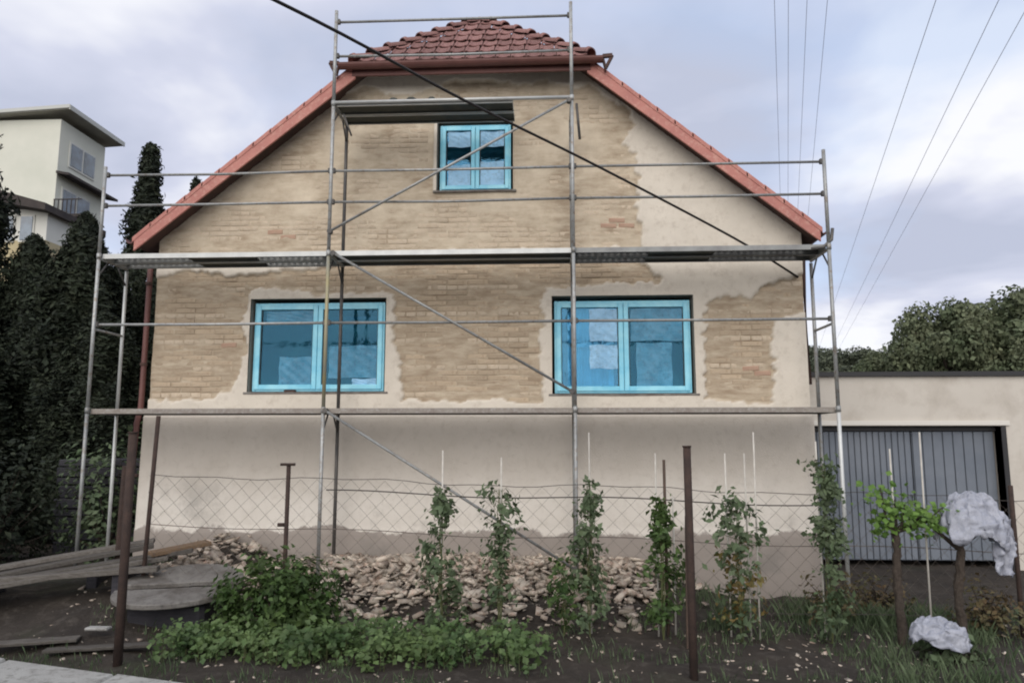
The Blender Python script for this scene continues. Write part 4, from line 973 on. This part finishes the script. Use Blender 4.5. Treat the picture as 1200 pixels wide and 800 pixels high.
def sheet_mesh(name, pts_fn, nu, nv, amp, fr, thick=.003):
    V = []; F = []
    for j in range(nv+1):
        for i in range(nu+1):
            p = Vector(pts_fn(i/nu, j/nv)); nn = mnoise.noise_vector(p*fr)*amp + mnoise.noise_vector(p*fr*2.7)*amp*.5 + Vector((.2, -.5, 1))*(.18-abs(mnoise.noise(Vector((p.x*fr*1.3, p.y*fr*2.6, p.z*fr*2)))))*amp*1.7
            V.append(tuple(p+nn))
    for j in range(nv):
        for i in range(nu): k = j*(nu+1)+i; F.append((k, k+1, k+nu+2, k+nu+1))
    me = mesh_np(name, V, F, M['plastic'], False); o = link(name, me); md = o.modifiers.new('thickness', 'SOLIDIFY'); md.thickness = thick; return o
def shp(u, v):
    a = v*2*PI; r = math.sin(u*PI/2)
    return (.37*r*math.cos(a)*(1+.16*math.sin(3*a+1)+.08*math.sin(7*a)), .24*r*math.sin(a), .22*math.cos(u*PI/2)**.7-.14*r*max(0, math.sin(5*a))-.06*r*math.cos(a)-.20*r**3)
o = sheet_mesh('white_sheet', shp, 36, 96, .05, 6.5); o.location = (4.42, -2.37, 1.33); tag(o, 'crumpled white plastic sheet draped over the right vine', 'sheet')
def tail(u, v): return (.16+.16*u-.07*v*(1-u)-.03*v*u, -.14+.04*math.sin(u*9+v*4), -.16-.40*v-.05*u)
t2 = sheet_mesh('hanging_end', tail, 14, 24, .035, 9); t2.parent = o
def mound(u, v):
    a = v*2*PI; r = math.sin(u*PI/2); return (.27*r*math.cos(a)*(1+.12*math.sin(3*a)), .20*r*math.sin(a), .22*math.cos(u*PI/2)**.8-.03*math.cos(a)*r)
o = sheet_mesh('white_bag', mound, 34, 80, .04, 9); o.location = (3.70, -3.0, float(ground_z(3.7, -3.0))+.17); tag(o, 'crumpled white plastic bag lying on the soil at the vine foot', 'bag')
o = bush(3.80, -2.9, .32, .22, .20, 300, .08, 'leaf_dull', 'low_weed', 'low weed growing under the white bag on the soil', 'weed')

# ---------------------------------------------------------------- trees
def trunk_obj(parent, h, r, limbs=7, spread=.4, lift=.55):
    b = MB(); b.tube([(0, 0, -.3), (.05*h*.1, 0, h*.3), (-.04*h*.1, .03, h*.6), (0, 0, h*.9)], [r, r*.75, r*.5, r*.15], 8)
    for k in range(limbs):
        a = k*2.4; z0 = h*(.3+.5*k/limbs); l = h*spread*(1-.4*k/limbs); b.tube([(0, 0, z0), (math.cos(a)*l*.5, math.sin(a)*l*.5, z0+l*lift*.4), (math.cos(a)*l, math.sin(a)*l, z0+l*lift)], [r*.4, r*.25, r*.08], 6)
    return b.build('trunk', M['bark'], parent, True)
def conifer_cloud(h, rad, n, base=.03, col_=False):
    t = rng.uniform(0, 1, n)**1.15; a = rng.uniform(0, 2*PI, n)
    prof = (1-t)**1.0*(.85+.15*np.sin(t*34)) if not col_ else np.clip(1-t**2.6, 0, 1)**.75*(.75+.25*np.minimum(1, t*5))
    lob = 1+.20*np.sin(a*5+t*9)+.14*np.sin(a*9-t*21)
    r = rad*prof*lob*rng.uniform(.35, 1.0, n)**.45+.03
    P = np.stack([r*np.cos(a), r*np.sin(a), h*(base+t*(1-base))+.0], -1)+rng.normal(0, .05, (n, 3))
    NN = np.stack([np.cos(a), np.sin(a), np.full(n, .1)], -1); return P, NN
def crown_cloud(h, rx, n, clumps=46, low=.32):
    P = []; NN = []
    for k in range(clumps):
        d = rng.normal(0, 1, 3); d /= np.linalg.norm(d); d[2] = d[2]*.9; c = np.array([d[0]*rx*.72, d[1]*rx*.72, h*(low+(1-low)*.5)+d[2]*h*(1-low)*.42])
        s = rx*rng.uniform(.14, .40); q = rng.normal(0, 1, (n//clumps, 3)); q /= np.linalg.norm(q, axis=1)[:, None]; rr = rng.uniform(.2, 1.35, (len(q), 1))**.6
        P.append(c+q*s*rr*np.array([1, 1, .75])); NN.append(q+np.array([0, 0, .3]))
    return np.concatenate(P), np.concatenate(NN)
protoC = {}
for k, (h, rad, n, cc) in {'spire': (9, 1.35, 42000, False), 'column': (7, 1.0, 46000, True), 'fir': (12, 2.6, 40000, False)}.items():
    P, NN = conifer_cloud(h, rad, n, col_=cc); o = leaves('crown', P, NN, .105 if k != 'fir' else .18, M['conifer'], None, spread=.6, aspect=.4); protoC[k] = (o.data, h); bpy.data.objects.remove(o)
    b = MB(); b.tube([(0, 0, -.4), (0, 0, h*.9)], [.16, .03], 7); protoC[k] += (b.mesh('trunk', M['bark']),)
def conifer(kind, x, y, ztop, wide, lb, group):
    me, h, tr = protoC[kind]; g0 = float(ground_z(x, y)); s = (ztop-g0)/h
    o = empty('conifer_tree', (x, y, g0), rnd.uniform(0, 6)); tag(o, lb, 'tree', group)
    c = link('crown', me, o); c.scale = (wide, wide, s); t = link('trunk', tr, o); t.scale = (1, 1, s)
cl = [('spire', -9.55, 6.0, 9.1, 1.15, 'tallest pointed dark conifer behind the left roof verge'),
      ('spire', -8.55, 6.3, 8.35, .7, 'thin conifer tip showing just above the left roof slope'),
      ('column', -8.1, 5.0, 6.9, 1.0, 'dark conifer closest to the house corner'),
      ('column', -10.75, 5.6, 7.3, .9, 'dark conifer left of the tallest pointed one'),
      ('column', -11.5, 5.0, 6.6, .95, 'dark round-topped conifer in front of the pale green house'),
      ('column', -9.4, 3.6, 6.2, 1.25, 'dark conifer in front of the tallest pointed one'),
      ('column', -12.8, 3.6, 4.6, 1.3, 'low dark conifer behind the outermost scaffold leg'),
      ('spire', -15.8, 9.5, 5.9, .8, 'small pointed conifer before the low yellow house'),
      ('fir', -13.2, 4.6, 11.6, 1.0, 'big dark fir cut by the left edge of the view'),
      ('column', -8.2, 2.6, 4.4, 1.0, 'dark low conifer right beside the house wall'),
      ('column', -10.6, 2.0, 4.0, 1.4, 'dark hedge-like conifer behind the left scaffold bay')]
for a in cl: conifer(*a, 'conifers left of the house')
# undergrowth at the left
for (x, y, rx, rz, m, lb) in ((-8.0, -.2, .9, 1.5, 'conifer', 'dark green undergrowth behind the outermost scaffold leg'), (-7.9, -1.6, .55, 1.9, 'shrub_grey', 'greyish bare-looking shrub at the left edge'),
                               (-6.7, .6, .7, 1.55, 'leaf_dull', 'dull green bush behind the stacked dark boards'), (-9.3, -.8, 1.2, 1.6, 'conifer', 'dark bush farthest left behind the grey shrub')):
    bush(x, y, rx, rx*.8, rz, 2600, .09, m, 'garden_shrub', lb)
TL = {}
for k, (h, rx, n) in {'broad': (9, 4.2, 30000), 'tall': (11, 3.6, 30000)}.items():
    P, NN = crown_cloud(h, rx, n); o = leaves('crown', P, NN, .27, M['tree_leaf'], None, spread=.8, aspect=.7); TL[k] = (o.data, h, rx); bpy.data.objects.remove(o)
def broadleaf(kind, x, y, ztop, w, lb, m=None):
    me, h, rx = TL[kind]; g0 = float(ground_z(x, y)); s = (ztop-g0)/h
    o = empty('broadleaf_tree', (x, y, g0), rnd.uniform(0, 6)); tag(o, lb, 'tree', 'trees behind the garage')
    if m: me = me.copy(); me.materials[0] = M[m]
    c = link('crown', me, o); c.scale = (w/rx, w/rx, s); t = trunk_obj(o, h*s*.9, .25)
broadleaf('broad', 25.2, 38, 11.0, 3.4, 'round-crowned tree rising above the garage roof')
broadleaf('broad', 31.0, 38, 11.8, 5.0, 'wide tree at the right edge behind the garage')
broadleaf('tall', 33.8, 39, 13.4, 4.0, 'tallest dark tree cut by the right edge', 'tree_leaf2')
broadleaf('broad', 28.6, 42, 10.4, 4.0, 'tree filling the gap between the two big crowns', 'tree_leaf2')
broadleaf('broad', 22.4, 46, 9.0, 3.2, 'lower tree left of the round crown', 'tree_leaf2')
broadleaf('tall', 19.6, 52, 10.6, 3.4, 'pale far tree seen beside the scaffold end', 'tree_leaf2')
broadleaf('broad', 24.8, 60, 10.5, 4.2, 'distant low tree in the dip of the tree line', 'tree_leaf2')
broadleaf('broad', 16.0, 50, 11.0, 3.4, 'far tree partly hidden by the house corner', 'tree_leaf2')
broadleaf('broad', 23.0, 41, 8.2, 2.6, 'small low tree at the foot of the round crown', 'tree_leaf')
broadleaf('broad', 28.0, 36, 8.6, 3.0, 'low bushy tree just above the garage roof edge', 'tree_leaf')
broadleaf('broad', 20.6, 56, 9.2, 3.6, 'small far tree between scaffold end and round crown', 'tree_leaf2')
# wooded far hillside, one mass
P = []; NN = []
for _ in range(170):
    x = rnd.uniform(-90, 130); y = rnd.uniform(75, 140); z0 = float(ground_z(x, y)); s = rnd.uniform(3, 5.5)
    q = rng.normal(0, 1, (110, 3)); q /= np.linalg.norm(q, axis=1)[:, None]; P.append(np.array([x, y, z0+s*.5])+q*s*np.array([1, 1, .8])); NN.append(q)
tag(leaves('distant_wood', np.concatenate(P), np.concatenate(NN), 1.3, M['tree_leaf2'], None, spread=.6, aspect=.8), 'distant wooded rise closing the view behind the garden', 'woods', kind='stuff')

# ---------------------------------------------------------------- pale house on the left hillside
fh = empty('hillside_house', (-31.7, 32, 9.6)); tag(fh, 'tall pale green flat-roofed house on the hillside behind the conifers', 'house')
def H(b, name, m, parent=fh, bevel=0):
    b.V = [(v[0]+32, v[1]-32, v[2]-9) for v in b.V]; return b.build(name, m, parent, bevel=bevel)
H(MB().box(-35.5, -29.3, 30, 34.4, 6, 20.5), 'wall', M['far_wall'])
rf = H(MB().prism([(-36.2, 29.5, 20.5), (-28.5, 29.5, 20.9), (-28.5, 29.5, 21.0), (-36.2, 29.5, 20.6)], 1, (0, 5.6, 0)), 'roof', M['far_soffit'])
H(MB().box(-28.5, -28.42, 29.45, 35.1, 20.86, 21.14), 'fascia', M['far_roof_pale'], rf)
H(MB().prism([(-36.2, 29.48, 20.55), (-28.45, 29.48, 20.95), (-28.45, 29.48, 21.16), (-36.2, 29.48, 20.76)], 1, (0, -.06, 0)), 'fascia', M['far_roof_pale'], rf)
def fwin(y0, y1, z0, z1):
    w = H(MB().box(-29.32, -29.24, y0, y1, z0, z1), 'window', M['far_white'])
    n = 2; d = (y1-y0)/n
    for i in range(n): H(MB().box(-29.26, -29.21, y0+d*i+.12, y0+d*(i+1)-.08, z0+.12, z1-.12), 'pane', M['glass_far'], w)
fwin(30.9, 33.4, 17.9, 19.5); fwin(30.5, 33.2, 15.0, 16.5); fwin(30.9, 33.2, 12.2, 13.7)
H(MB().prism([(-29.3, 29.9, 17.15), (-28.5, 29.9, 17.0), (-28.5, 29.9, 17.15), (-29.3, 29.9, 17.3)], 1, (0, 5.0, 0)), 'canopy', M['far_roof'])
for x in (-33.4, -31.6):
    w = H(MB().box(x-.5, x+.5, 29.93, 30, 13.2, 14.6), 'window', M['far_white']); H(MB().box(x-.4, x+.4, 29.9, 29.94, 13.3, 14.5), 'pane', M['glass_far'], w)
for k in range(6): H(MB().box(-29.28+.26*k, -29.24+.26*k, 29.9, 29.95, 14.68, 15.5), 'baluster', M['far_roof'])
H(MB().box(-29.3, -27.6, 29.9, 29.96, 15.5, 15.56), 'balcony_rail', M['far_roof'])
H(MB().box(-29.3, -27.6, 30.0, 31.6, 14.5, 14.68), 'terrace', M['far_roof']); H(MB().box(-27.8, -27.6, 30.1, 30.3, 9, 14.5), 'terrace_pillar', M['far_roof'])
# lower yellow house in front of it
yh = empty('yellow_house', (-26.2, 25, 8)); tag(yh, 'low yellow house with a dark roof below the pale green one', 'house')
def K(b, name, m, parent=yh):
    b.V = [(v[0]+26.2, v[1]-25, v[2]-8) for v in b.V]; return b.build(name, m, parent)
K(MB().box(-29, -25.0, 24, 28, 5, 12.0), 'wall', M['far_yellow']); K(MB().box(-29, -25.0, 24.002, 28, 12.0, 13.6), 'upper_wall', M['far_white'])
K(MB().prism([(-30, 23.2, 14.3), (-24.6, 23.2, 13.3), (-24.6, 23.2, 13.65), (-30, 23.2, 15.2)], 1, (0, 5, 0)), 'roof', M['far_roof'])
for x in (-28.3, -27.0, -26.0):
    w = K(MB().box(x-.38, x+.38, 23.94, 24.0, 11.9, 13.3), 'window', M['far_white']); K(MB().box(x-.3, x+.3, 23.90, 23.95, 12.0, 13.2), 'pane', M['glass_far'], w)

bpy.context.view_layer.update()
